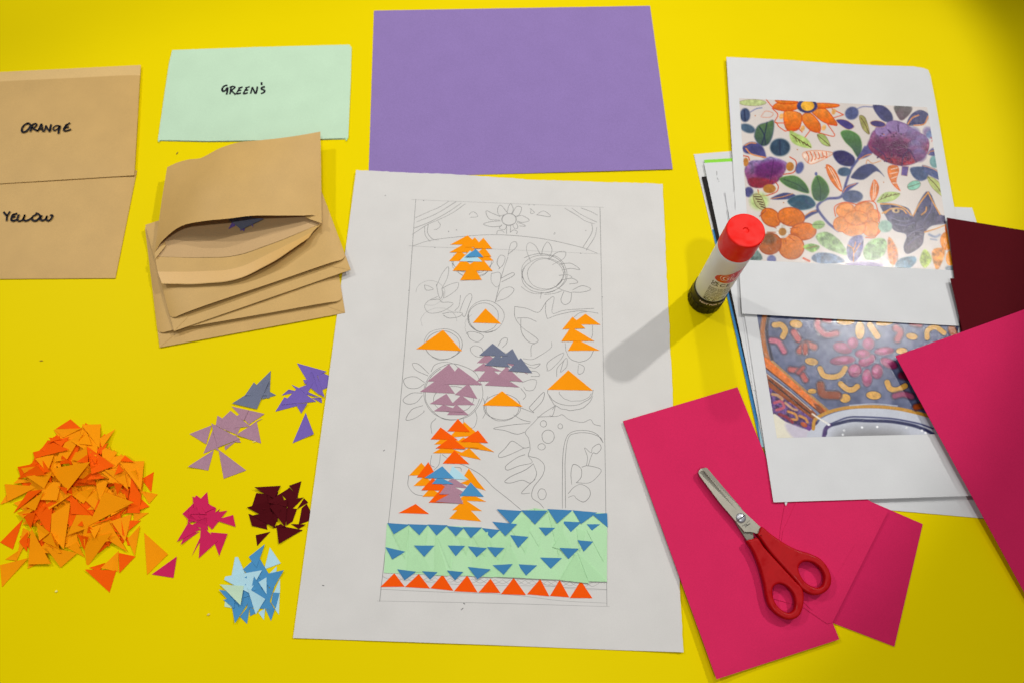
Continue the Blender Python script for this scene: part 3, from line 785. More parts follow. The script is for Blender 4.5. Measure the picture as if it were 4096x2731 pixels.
# ------------------------------------------------------------------ loose triangles
def base0(px): return np.full(len(px), TZ)
def loose(fr, items, label, group, fld, curl=.0016, cat='paper triangle', th=.00024, key=None):
    for it in items:
        poly, m = it[0], it[1]
        P_ = fr(poly)
        if len(poly) == 3:
            v, f = curled(fld, P_, th, random.choice([0, .3, .6, 1, 1.5]) * curl, random.randrange(3))
        else:
            v, f = piece(fld, P_, th)
        o = obj('paper_triangle', v, f, m)
        lb = it[2] if len(it) > 2 else None
        if lb: tag(o, lb, cat)
        else:
            lb, gp = key[m.name] if key else (label, group)
            tag(o, lb, cat, gp)

fp = Field(650, 1400, 1410, 2000, base0)
loose(F7, [([(1035, 512), (1120, 430), (1188, 467)], slate), ([(850, 492), (1131, 213), (1118, 497)], slate), ([(860, 470), (955, 332), (1090, 470)], slate), ([(728, 552), (1118, 308), (985, 612)], slate)],
      'slate grey paper triangle in the small overlapping group above the dusky lilac ones', 'slate grey triangles on the table', fp)
loose(F7, [([(560, 770), (575, 680), (640, 720)], lilac), ([(900, 800), (985, 735), (1044, 710)], lilac), ([(770, 880), (985, 745), (1030, 970)], lilac), ([(720, 584), (1066, 662), (905, 772)], lilac),
           ([(760, 690), (900, 624), (850, 730)], lilac), ([(283, 872), (512, 782), (455, 977)], lilac), ([(650, 1000), (655, 1042), (790, 930)], lilac), ([(760, 880), (820, 958), (790, 960), (700, 940)], lilac),
           ([(630, 820), (815, 802), (778, 877)], lilac), ([(428, 1077), (530, 820), (605, 1005)], lilac), ([(550, 780), (710, 630), (922, 793), (630, 819)], lilac), ([(550, 1030), (585, 1050), (575, 980)], lilac),
           ([(510, 760), (812, 922), (575, 1012)], lilac),
           ([(266, 1213), (536, 1040), (477, 1253)], lilac, 'dusky lilac paper triangle lying alone at the left foot of the lilac group'),
           ([(586, 1036), (875, 1252), (640, 1338)], lilac, 'dusky lilac paper triangle lying alone below the lilac group, nearer the maroon heap')],
      'dusky lilac paper triangle in the overlapping group on the table', 'dusky lilac triangles on the table', fp)
loose(F7, [([(1405, 134), (1716, 220), (1510, 312)], violet), ([(1610, 204), (1742, 266), (1726, 384), (1660, 417)], violet), ([(1470, 304), (1535, 308), (1490, 352)], violet), ([(1600, 214), (1695, 490), (1560, 400)], violet),
           ([(1500, 352), (1560, 214), (1640, 462)], violet), ([(1350, 357), (1662, 496), (1430, 440)], violet), ([(1560, 495), (1662, 493), (1666, 549)], violet), ([(1430, 388), (1575, 334), (1505, 466)], violet),
           ([(1246, 468), (1318, 408), (1430, 430)], violet), ([(1180, 637), (1275, 485), (1430, 572)], violet), ([(1390, 555), (1515, 550), (1450, 656)], violet), ([(1238, 568), (1410, 394), (1606, 533)], violet),
           ([(1360, 968), (1496, 650), (1580, 872)], violet, 'single violet paper triangle lying apart below the violet group')],
      'violet paper triangle in the loose group tucked against the drawing sheet', 'violet triangles on the table', fp)
fq = Field(640, 1850, 1410, 2560, base0)
def fillers(n, cx, cy, rx, ry, mats, smin, smax):
    out = []
    for _ in range(n):
        a = random.uniform(0, 6.28); q = math.sqrt(random.random()) * .6
        c_ = np.array([cx + rx * q * math.cos(a), cy + ry * q * math.sin(a)]); a = random.uniform(0, 6.28); s_ = random.uniform(smin, smax)
        out.append(([tuple(c_ + s_ * np.array([math.cos(a + k), math.sin(a + k)])) for k in (0, random.uniform(1.8, 2.3), random.uniform(3.7, 4.3))], random.choice(mats)))
    return out
loose(F8, fillers(4, 320, 480, 100, 130, [pink], 60, 85) + [([(300, 362), (400, 258), (412, 372)], pink), ([(270, 352), (300, 288), (425, 372)], pink), ([(178, 455), (285, 353), (240, 512)], pink), ([(225, 540), (240, 400), (480, 402), (470, 450)], pink), ([(268, 298), (478, 400), (345, 458), (285, 408)], pink),
           ([(440, 468), (516, 410), (500, 442)], pink), ([(245, 460), (335, 537), (240, 512)], pink), ([(250, 458), (300, 390), (330, 455)], pink), ([(335, 455), (350, 388), (392, 460)], pink), ([(262, 832), (330, 680), (395, 600)], pink), ([(163, 732), (330, 615), (200, 640)], pink), ([(128, 705), (230, 535), (345, 592)], pink),
           ([(430, 620), (582, 633), (508, 832)], pink), ([(318, 470), (580, 425), (445, 596)], pink), ([(470, 510), (632, 465), (654, 571)], pink), ([(345, 556), (497, 697), (325, 852)], pink)],
      'hot pink paper triangle in the small heap between the orange and maroon heaps', 'hot pink triangle heap', fq)
loose(F6, [([(1189, 1363), (1385, 1222), (1360, 1390)], pink, 'single hot pink paper triangle lying apart beside an orange one')], '', '', Field(590, 2200, 740, 2330, base0))
mar = [[(835, 235), (985, 310), (900, 262)], [(820, 217), (1058, 203), (1000, 318)], [(840, 268), (930, 280), (945, 350), (800, 392)], [(1058, 272), (1140, 220), (1218, 310), (1118, 335)], [(1133, 203), (1244, 162), (1210, 306)],
       [(1105, 330), (1265, 308), (1130, 445)], [(1205, 412), (1268, 315), (1305, 353)], [(1248, 402), (1292, 365), (1325, 430), (1315, 516), (1220, 552)], [(1095, 400), (1205, 410), (1165, 522), (1110, 560)], [(755, 398), (955, 340), (985, 520)],
       [(800, 562), (930, 530), (938, 596)], [(770, 453), (1000, 545), (800, 562)], [(975, 490), (1060, 415), (1000, 584)], [(980, 582), (1060, 545), (1105, 575)], [(1150, 545), (1284, 550), (1220, 592)], [(1020, 556), (1256, 600), (1040, 724)],
       [(940, 352), (1062, 268), (1118, 392)], [(960, 392), (1118, 320), (1100, 577)], [(800, 470), (985, 434), (1003, 578)]]
loose(F8, fillers(9, 1000, 400, 170, 150, [maroon], 70, 105) + [(m, maroon) for m in mar] + [([(835, 645), (966, 615), (848, 742)], maroon, 'small maroon paper triangle lying apart below the maroon heap')],
      'dark maroon paper triangle in the small heap beside the drawing sheet', 'maroon triangle heap', fq)
bl = [([(618, 1012), (650, 842), (676, 842), (738, 985)], lblue), ([(912, 952), (962, 756), (1059, 898)], lblue), ([(945, 1002), (1024, 925), (1018, 990)], lblue), ([(720, 952), (800, 880), (875, 862), (955, 1000), (780, 1015)], blue), ([(773, 840), (916, 727), (842, 936)], blue),
      ([(555, 1287), (560, 1236), (630, 1300)], mint), ([(998, 1162), (1052, 1036), (1052, 1164)], lblue), ([(1008, 1310), (1050, 1160), (1042, 1356)], lblue), ([(860, 1340), (920, 1300), (908, 1405)], lblue), ([(850, 1012), (1086, 960), (985, 1135)], blue), ([(880, 1140), (1000, 1110), (960, 1240)], blue),
      ([(975, 1250), (990, 1160), (1050, 1164), (1012, 1302)], blue), ([(925, 1312), (1006, 1306), (972, 1413)], blue), ([(780, 1290), (860, 1330), (785, 1371)], blue), ([(693, 1375), (785, 1262), (757, 1440)], blue), ([(505, 1134), (700, 1170), (690, 1345)], blue), ([(545, 1225), (640, 1300), (650, 1200)], blue), ([(648, 1434), (622, 1285), (805, 1195)], blue),
      ([(553, 1046), (562, 1017), (890, 960), (778, 1165)], lblue), ([(860, 1066), (932, 1023), (932, 1175)], lblue), ([(820, 1016), (1006, 1313), (756, 1292)], blue), ([(515, 1088), (728, 1100), (698, 1273)], mint, 'mint green paper triangle on the pale and mid blue heap'), ([(760, 1118), (921, 1217), (835, 1356)], lblue)]
loose(F8, fillers(8, 800, 1120, 200, 170, [blue, lblue, blue], 75, 110) + bl, '', '', fq, key={blue.name: ('mid blue paper triangle in the blue heap beside the drawing sheet', 'blue triangle heap'), lblue.name: ('pale blue paper triangle in the blue heap beside the drawing sheet', 'blue triangle heap'),
                              mint.name: ('mint green sliver of paper under the edge of the blue heap', 'blue triangle heap')})

# big orange heap: under layers first, then the ones that can be read in the photograph
OR = [('R', [(437, 222), (552, 147), (637, 220)]), ('O', [(425, 225), (640, 218), (495, 290)]), ('O', [(775, 300), (903, 225), (800, 370)]), ('O', [(620, 340), (720, 350), (650, 170)]), ('R', [(380, 330), (420, 283), (480, 300)]),
      ('O', [(640, 190), (790, 185), (780, 375)]), ('R', [(415, 315), (540, 285), (480, 360)]), ('R', [(258, 405), (330, 388), (270, 450)]), ('O', [(560, 465), (680, 355), (690, 490)]), ('O', [(430, 480), (510, 330), (658, 248), (525, 462)]),
      ('R', [(270, 452), (375, 310), (540, 385)]), ('R', [(750, 390), (848, 330), (790, 425)]), ('O', [(820, 445), (907, 395), (880, 450)]), ('R', [(470, 500), (485, 430), (560, 490)]), ('R', [(600, 480), (690, 420), (690, 490)]), ('O', [(275, 455), (425, 420), (370, 565)]),
      ('R', [(945, 475), (980, 430), (1052, 482)]), ('O', [(820, 447), (982, 428), (890, 540)]), ('R', [(1110, 615), (1205, 560), (1185, 720)]), ('O', [(935, 478), (1130, 475), (1105, 705)]), ('R', [(137, 520), (300, 490), (160, 595)]), ('O', [(165, 530), (290, 515), (190, 570)]),
      ('R', [(135, 612), (285, 510), (358, 580)]), ('O', [(0, 815), (50, 738), (75, 790)]), ('O', [(36, 655), (300, 672), (60, 792)]), ('O', [(105, 650), (160, 600), (240, 640)]), ('R', [(105, 882), (220, 712), (332, 698)]), ('O', [(340, 640), (480, 640), (445, 782), (318, 778)]),
      ('O', [(205, 594), (410, 565), (345, 690)]), ('R', [(610, 640), (720, 560), (755, 660)]), ('R', [(680, 622), (740, 560), (862, 605)]), ('O', [(820, 540), (975, 560), (1006, 702)]), ('R', [(900, 582), (930, 498), (967, 552)]), ('O', [(1100, 706), (1236, 735), (1170, 806)]),
      ('O', [(1000, 560), (1065, 545), (1106, 702)]), ('R', [(1095, 760), (1172, 832), (1095, 856)]), ('O', [(1045, 880), (1166, 880), (1050, 960)]), ('R', [(1015, 945), (1105, 940), (1010, 1018)]), ('R', [(1030, 598), (1106, 742), (1096, 882), (998, 882)]), ('R', [(890, 640), (960, 660), (920, 740)]),
      ('O', [(382, 537), (708, 480), (530, 706)]), ('R', [(675, 355), (898, 512), (718, 577)]), ('O', [(745, 622), (856, 618), (783, 792)]), ('R', [(940, 700), (1015, 690), (1000, 770)]), ('O', [(545, 728), (735, 690), (655, 808)]), ('R', [(455, 670), (525, 685), (520, 740)]),
      ('O', [(185, 827), (342, 713), (275, 862)]), ('O', [(130, 880), (300, 830), (180, 920)]), ('R', [(175, 890), (280, 875), (240, 1005)]), ('R', [(690, 985), (942, 880), (850, 935)]), ('O', [(600, 895), (712, 900), (800, 960), (527, 1056)]), ('R', [(605, 1050), (690, 1070), (660, 1172)]),
      ('O', [(700, 1000), (800, 965), (740, 1080)]), ('O', [(870, 945), (1032, 890), (980, 1106)]), ('R', [(985, 1062), (1070, 1132), (1000, 1135)]), ('O', [(1000, 1085), (1096, 980), (1056, 1217)]), ('O', [(505, 1150), (600, 1035), (616, 1140)]), ('O', [(520, 1150), (600, 1110), (665, 1230)]),
      ('O', [(770, 1045), (850, 948), (1002, 1190)]), ('O', [(405, 890), (552, 800), (500, 1166), (395, 1052)]), ('R', [(272, 870), (416, 780), (388, 1056)]), ('R', [(542, 725), (716, 902), (558, 887)]), ('O', [(330, 1100), (400, 1040), (440, 1150)]), ('O', [(350, 1140), (606, 1195), (475, 1309)]),
      ('O', [(125, 1262), (180, 1000), (243, 1030)]), ('R', [(148, 1105), (215, 1030), (210, 1185)]), ('O', [(40, 1245), (140, 1180), (130, 1255)]), ('R', [(0, 1112), (176, 933), (100, 1166)]), ('O', [(215, 1318), (230, 1270), (300, 1280)]), ('O', [(243, 998), (398, 1280), (220, 1284)]),
      ('O', [(0, 1290), (222, 1234), (15, 1462)]), ('R', [(700, 1310), (825, 1272), (780, 1340)]), ('O', [(790, 1312), (930, 1178), (925, 1342)]), ('R', [(930, 1194), (1062, 1222), (935, 1352)]), ('R', [(664, 1324), (911, 1330), (858, 1504)]), ('O', [(655, 1086), (876, 1040), (680, 1311)]),
      ('O', [(818, 716), (1049, 797), (688, 984)])]
core = np.array([(430, 230), (640, 170), (790, 190), (840, 340), (1040, 480), (1130, 560), (1150, 720), (1120, 860), (1020, 1100), (860, 1180), (620, 1220), (300, 1250), (170, 1150), (150, 900), (70, 760), (140, 600), (280, 430)], float)
def inside(p, poly):
    c = False
    for (xa, ya), (xb, yb) in zip(poly, np.roll(poly, -1, 0)):
        if (ya > p[1]) != (yb > p[1]) and p[0] < (xb - xa) * (p[1] - ya) / (yb - ya) + xa: c = not c
    return c
heap = []
while len(heap) < 135:
    c = np.array([random.uniform(60, 1160), random.uniform(160, 1260)])
    if not inside(c, core): continue
    a = random.uniform(0, 2 * math.pi); s = random.uniform(85, 150)
    t = [tuple(c + s * random.uniform(.8, 1.15) * np.array([math.cos(a + k), math.sin(a + k)])) for k in (0, random.uniform(1.7, 2.3), random.uniform(3.5, 4.3))]
    if all(inside(lerp(np.array(q), c, .12), core) for q in t): heap.append(('R' if random.random() < .35 else 'O', t))
fo = Field(-40, 1600, 720, 2420, base0)
key = {orange.name: ('loose light orange paper triangle in the big orange heap', 'orange triangle heap'), deep.name: ('loose deep orange paper triangle in the big orange heap', 'orange triangle heap')}
last = OR.pop()
loose(F6, [(t, deep if k == 'R' else orange) for k, t in heap + OR] + [(last[1], orange, 'large light orange paper triangle lying uncovered on top of the orange heap')], '', '', fo, curl=.0022, key=key)
loose(F6, [([(1130, 1037), (1316, 1205), (1153, 1366)], orange, 'single light orange paper triangle lying apart beside the orange heap')], '', '', fo)

# ------------------------------------------------------------------ stack of papers and prints on the right
def a4(tl, bl, z, w=.210, h=.297):
    """portrait sheet from its top-left pixel and a second pixel on its left edge"""
    a, b = W(tl, z), W(bl, z); d = (b - a) / np.linalg.norm(b - a)
    r = np.array([-d[1], d[0], 0])
    return [PX(p) for p in (a, a + r * w, a + r * w + d * h, a + d * h)]
def sheet_thing(name, quad, z, mat, label, cat='paper', thick=.00025, zf=None, n=12, group=None):
    o = quad_sheet(name, *quad, zf or const(z), mat, thick, n)
    return tag(o, label, cat, group)

sheet_thing('white_card', a4(FW([(115, 268)])[0], FW([(425, 1568)])[0], .0006), .0006, white, 'white card at the bottom of the paper stack under the black card', group='white sheets in the paper stack')
bq = FB([(15, 60), (250, 1110)])
a, b = W(bq[0], .0011), W(bq[1], .0011); d = (b - a) / np.linalg.norm(b - a); r = np.array([-d[1], d[0], 0])
sheet_thing('blue_card', [PX(p) for p in (b - d * .21, b - d * .21 + r * .148, b + r * .148, b)], .0011, blue_dark, 'steel blue card showing at the left edge of the paper stack')
lb0 = FB([(232, 940), (250, 1108), (268, 1106), (262, 1000)])
q = a4(FB([(205, 760)])[0], FB([(249, 1108)])[0], .0014, .10, .10)
a, b = W(FB([(215, 800)])[0], .0014), W(FB([(249, 1108)])[0], .0014); d = (b - a) / np.linalg.norm(b - a); r = np.array([-d[1], d[0], 0])
sheet_thing('pale_blue_card', [PX(p) for p in (b - d * .08, b - d * .08 + r * .1, b + r * .1, b)], .0014, lblue, 'pale blue card corner showing under the paper stack')
a, b = W(FW([(262, 683)])[0], .0018), W(FW([(470, 1568)])[0], .0018); d = (b - a) / np.linalg.norm(b - a); r = np.array([-d[1], d[0], 0])
sheet_thing('black_card', [PX(p) for p in (a, a + r * .148, a + r * .148 + d * .26, a + d * .26)], .0018, black_card, 'black card showing as a dark edge in the paper stack')
tl = FW([(300, 372)])[0]
w4 = a4(FW([(302, 432)])[0], FB([(295, 1215)])[0], .0028, w=.150)
g4 = a4(FW([(306, 372)])[0], (FW([(306, 372)])[0][0] + w4[3][0] - w4[0][0], FW([(306, 372)])[0][1] + w4[3][1] - w4[0][1]), .0023, w=.15, h=.2)
sheet_thing('green_card', g4, .0023, green_card, 'bright green card edge above the white sheet in the paper stack')
ws = sheet_thing('white_sheet', w4, .0028, white2, 'white sheet with small grey print lying on the bright green card', group='white sheets in the paper stack')
v, f = ribbons([FW(l) for l in ([(542, 580), (541, 656)], [(548, 704), (560, 728), (572, 736)], [(574, 760), (586, 770)])], const(.0029), 0, .0006)
obj('printed_mark', v, f, pencil, ws)
s4 = a4(FW([(692, 958)])[0], FB([(295, 1213)])[0] if False else FW([(760, 1440)])[0], .0033, w=.15, h=.2)
sheet_thing('white_sheet', s4, .0033, white2, 'white sheet peeping out just under the flower print', group='white sheets in the paper stack',
            zf=lambda p: .0032 + .0012 * np.clip(1 - np.hypot(p[:, 0] - s4[0][0], p[:, 1] - s4[0][1]) / 160, 0, 1) ** 2)
# lowest right white sheet, seen under the bowl print
lw = FP([(1376, 590), (1463, 652)])
sheet_thing('white_sheet', [D([(1900, 900)])[0], D([(2225, 900)])[0], D([(2290, 1192)])[0], D([(1925, 1160)])[0]], .0008, white2,
            'white sheet showing below the bowl print beside the pink card', group='white sheets in the paper stack', zf=const(.0008))
# a white sheet behind the flower print on the right, under the maroon cards
sheet_thing('white_sheet', [D([(2080, 472)])[0], FM([(622, 214)])[0], D([(2330, 780)])[0], D([(2120, 780)])[0]], .0022, white2,
            'white sheet corner between the flower print and the maroon cards', group='white sheets in the paper stack')

# --- numpy painter for the printed pictures (colours of the print itself) ---
def vnoise(p, scale, seed):
    q = p / scale; i = np.floor(q).astype(int); fr = q - i; fr = fr * fr * (3 - 2 * fr)
    def h(a, b):
        n = (a * 374761393 + b * 668265263 + seed * 974711) & 0x7fffffff
        n = ((n ^ (n >> 13)) * 1274126177) & 0x7fffffff
        return ((n ^ (n >> 16)) & 0xffff) / 65535.
    x, y = i[:, 0], i[:, 1]
    return (h(x, y) * (1 - fr[:, 0]) + h(x + 1, y) * fr[:, 0]) * (1 - fr[:, 1]) + (h(x, y + 1) * (1 - fr[:, 0]) + h(x + 1, y + 1) * fr[:, 0]) * fr[:, 1]

class Paint:
    def __init__(s, pts, bgc):
        s.p = pts; s.c = np.tile(np.array(bgc, float), (len(pts), 1))
        s.n1 = vnoise(pts, 26, 3); s.n2 = vnoise(pts, 9, 5); s.n3 = vnoise(pts, 60, 9)
    def _sel(s, P, pad):
        lo, hi = P.min(0) - pad, P.max(0) + pad
        return np.nonzero(((s.p >= lo) & (s.p <= hi)).all(1))[0]
    @staticmethod
    def _segd(q, A, B):
        best = np.full(len(q), 1e9)
        for a, b in zip(A, B):
            ab = b - a; t = np.clip(((q - a) @ ab) / (ab @ ab + 1e-9), 0, 1)
            best = np.minimum(best, np.hypot(*(q - a - t[:, None] * ab).T))
        return best
    def poly(s, pts, col, edge=None, ew=6, soft=4, c2=None, smooth=True, wash=.15, alpha=1.0):
        P = catmull(pts, 4, True) if smooth else np.asarray(pts, float)
        ix = s._sel(P, soft + ew)
        if not len(ix): return
        q = s.p[ix]; A, B = P, np.roll(P, -1, 0)
        ins = np.zeros(len(q), bool)
        for (xa, ya), (xb, yb) in zip(A, B):
            ins ^= ((ya > q[:, 1]) != (yb > q[:, 1])) & (q[:, 0] < (xb - xa) * (q[:, 1] - ya) / (yb - ya + 1e-9) + xa)
        dd = s._segd(q, A, B); sd = np.where(ins, dd, -dd)
        al = np.clip((sd + soft / 2) / soft, 0, 1) * alpha
        c = np.tile(np.array(col, float), (len(q), 1))
        if c2 is not None:
            t = np.clip((q[:, 1] - P[:, 1].min()) / (np.ptp(P[:, 1]) + 1e-9) + .35 * (s.n1[ix] - .5), 0, 1)[:, None]
            c = c * (1 - t) + np.array(c2, float) * t
        c = c * (1 + wash * (s.n1[ix] - .5) * 1.3 + wash * (s.n2[ix] - .5))[:, None]
        c = c + (np.clip(1 - dd / (ew * 3), 0, 1) * 0)[:, None]
        if edge is not None:
            e = np.clip(1 - np.abs(sd) / ew, 0, 1)[:, None] * .85
            c = c * (1 - e) + np.array(edge, float) * e
        s.c[ix] = s.c[ix] * (1 - al[:, None]) + c * al[:, None]
    def ell(s, cx, cy, rx, ry, col, ang=0, **k):
        a = math.radians(ang)
        pts = [(cx + rx * math.cos(t) * math.cos(a) - ry * math.sin(t) * math.sin(a), cy + rx * math.cos(t) * math.sin(a) + ry * math.sin(t) * math.cos(a)) for t in np.linspace(0, 2 * math.pi, 12, endpoint=False)]
        s.poly(pts, col, **k)
    def line(s, pts, col, w=6, soft=3, wash=.12):
        P = catmull(pts, 5) if len(pts) > 2 else np.asarray(pts, float)
        ix = s._sel(P, w + soft)
        if not len(ix): return
        d_ = s._segd(s.p[ix], P[:-1], P[1:])
        al = np.clip((w / 2 - d_ + soft / 2) / soft, 0, 1)[:, None]
        c = np.array(col, float) * (1 + wash * (s.n2[ix] - .5))[:, None]
        s.c[ix] = s.c[ix] * (1 - al) + c * al

def picture(name, quad, fr, nu, nv, z, paintf, mat, parent, zf=None):
    """quad in crop pixels TL,TR,BR,BL; vertices carry the print's colours"""
    src = np.array([(0, 0), (1, 0), (1, 1), (0, 1)], float); dst = np.array(quad, float)
    A_ = []
    for (x, y), (X, Y) in zip(src, dst):
        A_ += [[x, y, 1, 0, 0, 0, -X * x, -X * y], [0, 0, 0, x, y, 1, -Y * x, -Y * y]]
    h = np.linalg.solve(np.array(A_), dst.reshape(-1))
    uu, vv = np.meshgrid(np.linspace(0, 1, nu + 1), np.linspace(0, 1, nv + 1)); uu, vv = uu.ravel(), vv.ravel()
    w = h[6] * uu + h[7] * vv + 1
    cp = np.stack([(h[0] * uu + h[1] * vv + h[2]) / w, (h[3] * uu + h[4] * vv + h[5]) / w], 1)
    colr = paintf(cp)
    s_ = np.array(fr([(0, 0)])[0]); s1 = np.array(fr([(1, 0)])[0])[0] - s_[0]
    px = s_ + cp * s1
    V = W(px, (zf(px) if zf else np.full(len(px), z)))
    V = V - np.array(parent.location)
    me = bpy.data.meshes.new(name)
    ii = np.arange(nu * nv); j, i = ii // nu, ii % nu; a = j * (nu + 1) + i
    fs = np.stack([a, a + nu + 1, a + nu + 2, a + 1], 1)
    me.vertices.add(len(V)); me.vertices.foreach_set('co', V.astype(np.float32).ravel())
    me.loops.add(fs.size); me.loops.foreach_set('vertex_index', fs.astype(np.int32).ravel())
    me.polygons.add(len(fs)); me.polygons.foreach_set('loop_start', (np.arange(len(fs)) * 4).astype(np.int32))
    me.update(calc_edges=True); me.validate()
    at = me.attributes.new('print', 'FLOAT_COLOR', 'POINT')
    rgba = np.ones((len(V), 4), np.float32); rgba[:, :3] = np.clip(lin(np.clip(colr - 8, 0, 255)) * .9, 0, .9)
    at.data.foreach_set('color', rgba.ravel())
    me.materials.append(mat)
    o = bpy.data.objects.new(name, me); COL.objects.link(o); o.parent = parent
    return o

def paint_flowers(p):
    c = Paint(p, (224, 214, 207))
    c.c += ((vnoise(p, 180, 2) - .5) * 10)[:, None]
    OR_, RED, NAVY, BR = (238, 128, 34), (205, 66, 16), (70, 72, 112), (92, 58, 34)
    c.ell(265, 350, 90, 22, (196, 208, 146), 0, edge=BR, ew=3, soft=3)
    for q in ([(250, 412), (290, 390), (326, 384)], [(940, 400), (990, 377), (1055, 378)]): c.line(q, (120, 128, 175), 6, 6)
    for q in ([(395, 385), (440, 345), (560, 345), (565, 390), (480, 408)], [(476, 405), (560, 410), (592, 440), (572, 525), (500, 538), (470, 480)], [(598, 425), (650, 418), (712, 490), (706, 548), (640, 532), (592, 470)],
              [(655, 402), (740, 385), (800, 450), (824, 502), (740, 484), (680, 440)], [(690, 352), (832, 360), (815, 382), (700, 388)], [(415, 332), (560, 340), (540, 358), (450, 358)]):
        c.poly(q, (246, 150, 62), edge=(186, 56, 12), ew=8, c2=(226, 100, 18), soft=3)
    for q in ([(355, 330), (400, 385)], [(395, 388), (432, 430), (412, 480), (482, 484)], [(480, 538), (440, 510), (420, 480)], [(572, 525), (592, 545)], [(608, 582), (646, 532)], [(700, 548), (806, 570), (758, 490)], [(820, 502), (760, 492)], [(865, 430), (790, 392)], [(865, 430), (800, 450)], [(480, 538), (560, 520)]):
        c.line(q, (222, 82, 30), 6)
    c.line([(320, 442), (350, 406), (400, 420), (380, 446), (325, 446)], (222, 140, 110), 4)
    c.ell(625, 372, 68, 46, (66, 68, 118), soft=6); c.ell(628, 370, 44, 34, (246, 184, 66), soft=4)
    for x, y in ((455, 440), (735, 515), (595, 520), (800, 410)): c.ell(x, y, 14, 20, (240, 180, 110), 20, soft=6)
    # left leaves
    c.ell(215, 432, 34, 46, (72, 86, 116), soft=10); c.ell(232, 520, 52, 28, (84, 106, 128), 20, soft=12)
    c.poly([(275, 560), (300, 500), (360, 478), (405, 468), (400, 560), (370, 625), (320, 636), (285, 600)], (98, 128, 82), c2=(66, 88, 84), edge=(86, 100, 140), ew=7, soft=9)
    c.ell(446, 645, 68, 60, (58, 80, 102), soft=12, edge=(104, 130, 140), ew=8)
    c.poly([(200, 640), (260, 608), (330, 640), (352, 716), (280, 692), (215, 682)], (80, 78, 130), soft=10)
    c.line([(215, 632), (250, 616), (286, 618)], (226, 146, 86), 7); c.line([(220, 652), (262, 692), (352, 712)], (226, 146, 86), 8)
    # left purple flower
    c.poly([(212, 790), (250, 735), (330, 728), (380, 706), (484, 740), (486, 790), (430, 872), (330, 912), (250, 902), (225, 850)], (150, 138, 190), c2=(120, 38, 72), soft=9, wash=.35)
    c.poly([(300, 760), (400, 730), (470, 760), (440, 820), (340, 850), (280, 820)], (112, 48, 122), soft=26, alpha=.85, c2=(96, 30, 90))
    c.poly([(240, 850), (340, 850), (400, 870), (330, 908), (260, 900)], (156, 44, 60), soft=14, alpha=.8)
    c.line([(402, 730), (394, 800), (380, 870)], (78, 34, 84), 5, 6)
    c.ell(512, 772, 26, 30, (198, 132, 60), soft=6); c.line([(510, 708), (552, 740), (540, 806), (470, 824)], (214, 84, 40), 7)
    c.ell(376, 918, 42, 30, (190, 126, 54), soft=6); c.line([(300, 926), (310, 956), (350, 964), (420, 940), (434, 904), (418, 876)], (204, 74, 40), 7)
    c.ell(220, 742, 18, 28, (200, 134, 66), soft=5); c.line([(204, 700), (236, 708), (244, 730)], (214, 84, 40), 7)
    c.ell(575, 780, 26, 40, (92, 100, 150), 20, soft=12); c.ell(240, 940, 30, 34, (84, 84, 132), soft=10)
    for q in ([(445, 600), (446, 690)], [(310, 510), (340, 560), (350, 625)], [(210, 400), (216, 470)], [(360, 480), (345, 560), (325, 628)], [(815, 690), (870, 715), (930, 750)], [(930, 840), (1010, 800), (1090, 790)], [(510, 1005), (590, 1005), (670, 1022)], [(870, 970), (985, 970)], [(1095, 385), (1130, 425), (1180, 465)], [(1255, 380), (1252, 460)]):
        c.line(q, (40, 46, 78), 6, 7)
    # yellow-green leaves with brown veins
    c.poly([(510, 535), (560, 556), (625, 590), (655, 648), (580, 640), (520, 604)], (182, 206, 118), soft=9)
    for k in range(5): c.line([(545 + 20 * k, 580 + 10 * k), (560 + 20 * k, 610 + 8 * k)], BR, 4, 2)
    c.line([(520, 560), (580, 600), (650, 645)], BR, 5)
    c.poly([(690, 560), (742, 564), (778, 636), (722, 622)], (172, 190, 112), edge=BR, ew=4, soft=4); c.line([(692, 562), (778, 636)], BR, 4)
    # orange outlined leaf
    c.poly([(598, 680), (680, 664), (798, 680), (740, 722), (650, 757), (604, 722)], (240, 214, 196), edge=(226, 96, 40), ew=6, soft=4)
    for k in range(6): c.line([(620 + 26 * k, 676), (636 + 24 * k, 712), (630 + 22 * k, 744 - 8 * k)], (226, 100, 44), 6)
    # centre leaves and stem
    c.line([(965, 718), (915, 790), (882, 880), (850, 970), (760, 984), (712, 1010), (694, 1050), (760, 1140), (828, 1196)], (96, 98, 146), 17, 8)
    c.line([(1006, 640), (960, 718)], (96, 98, 146), 10, 8)
    c.poly([(845, 545), (900, 530), (970, 570), (988, 650), (960, 712), (920, 655), (870, 604)], (92, 138, 74), c2=(70, 92, 84), edge=(150, 186, 110), ew=6, soft=7)
    c.poly([(798, 676), (870, 666), (938, 712), (926, 768), (850, 762), (805, 720)], (58, 52, 98), soft=8, edge=(84, 104, 148), ew=6)
    c.ell(870, 806, 44, 30, (74, 98, 124), soft=9)
    c.poly([(916, 834), (980, 770), (1060, 758), (1134, 838), (1082, 802), (1000, 857), (930, 852)], (68, 74, 114), soft=8)
    c.poly([(955, 724), (1010, 640), (1046, 618), (1052, 690)], (88, 82, 134), soft=8); c.line([(968, 726), (1010, 700), (1046, 690)], (226, 146, 86), 6)
    c.line([(1014, 752), (1024, 728), (1056, 750), (1110, 734)], (216, 156, 110), 6)
    for q in ([(750, 758), (792, 776), (832, 840), (856, 938), (800, 892), (760, 822)], [(1162, 770), (1216, 764), (1232, 800), (1214, 870), (1242, 934), (1190, 892), (1158, 822)], [(1038, 942), (1066, 856), (1098, 900), (1090, 960), (1058, 1006)]):
        c.poly(q, (232, 132, 66), edge=(216, 86, 26), ew=7, soft=4)
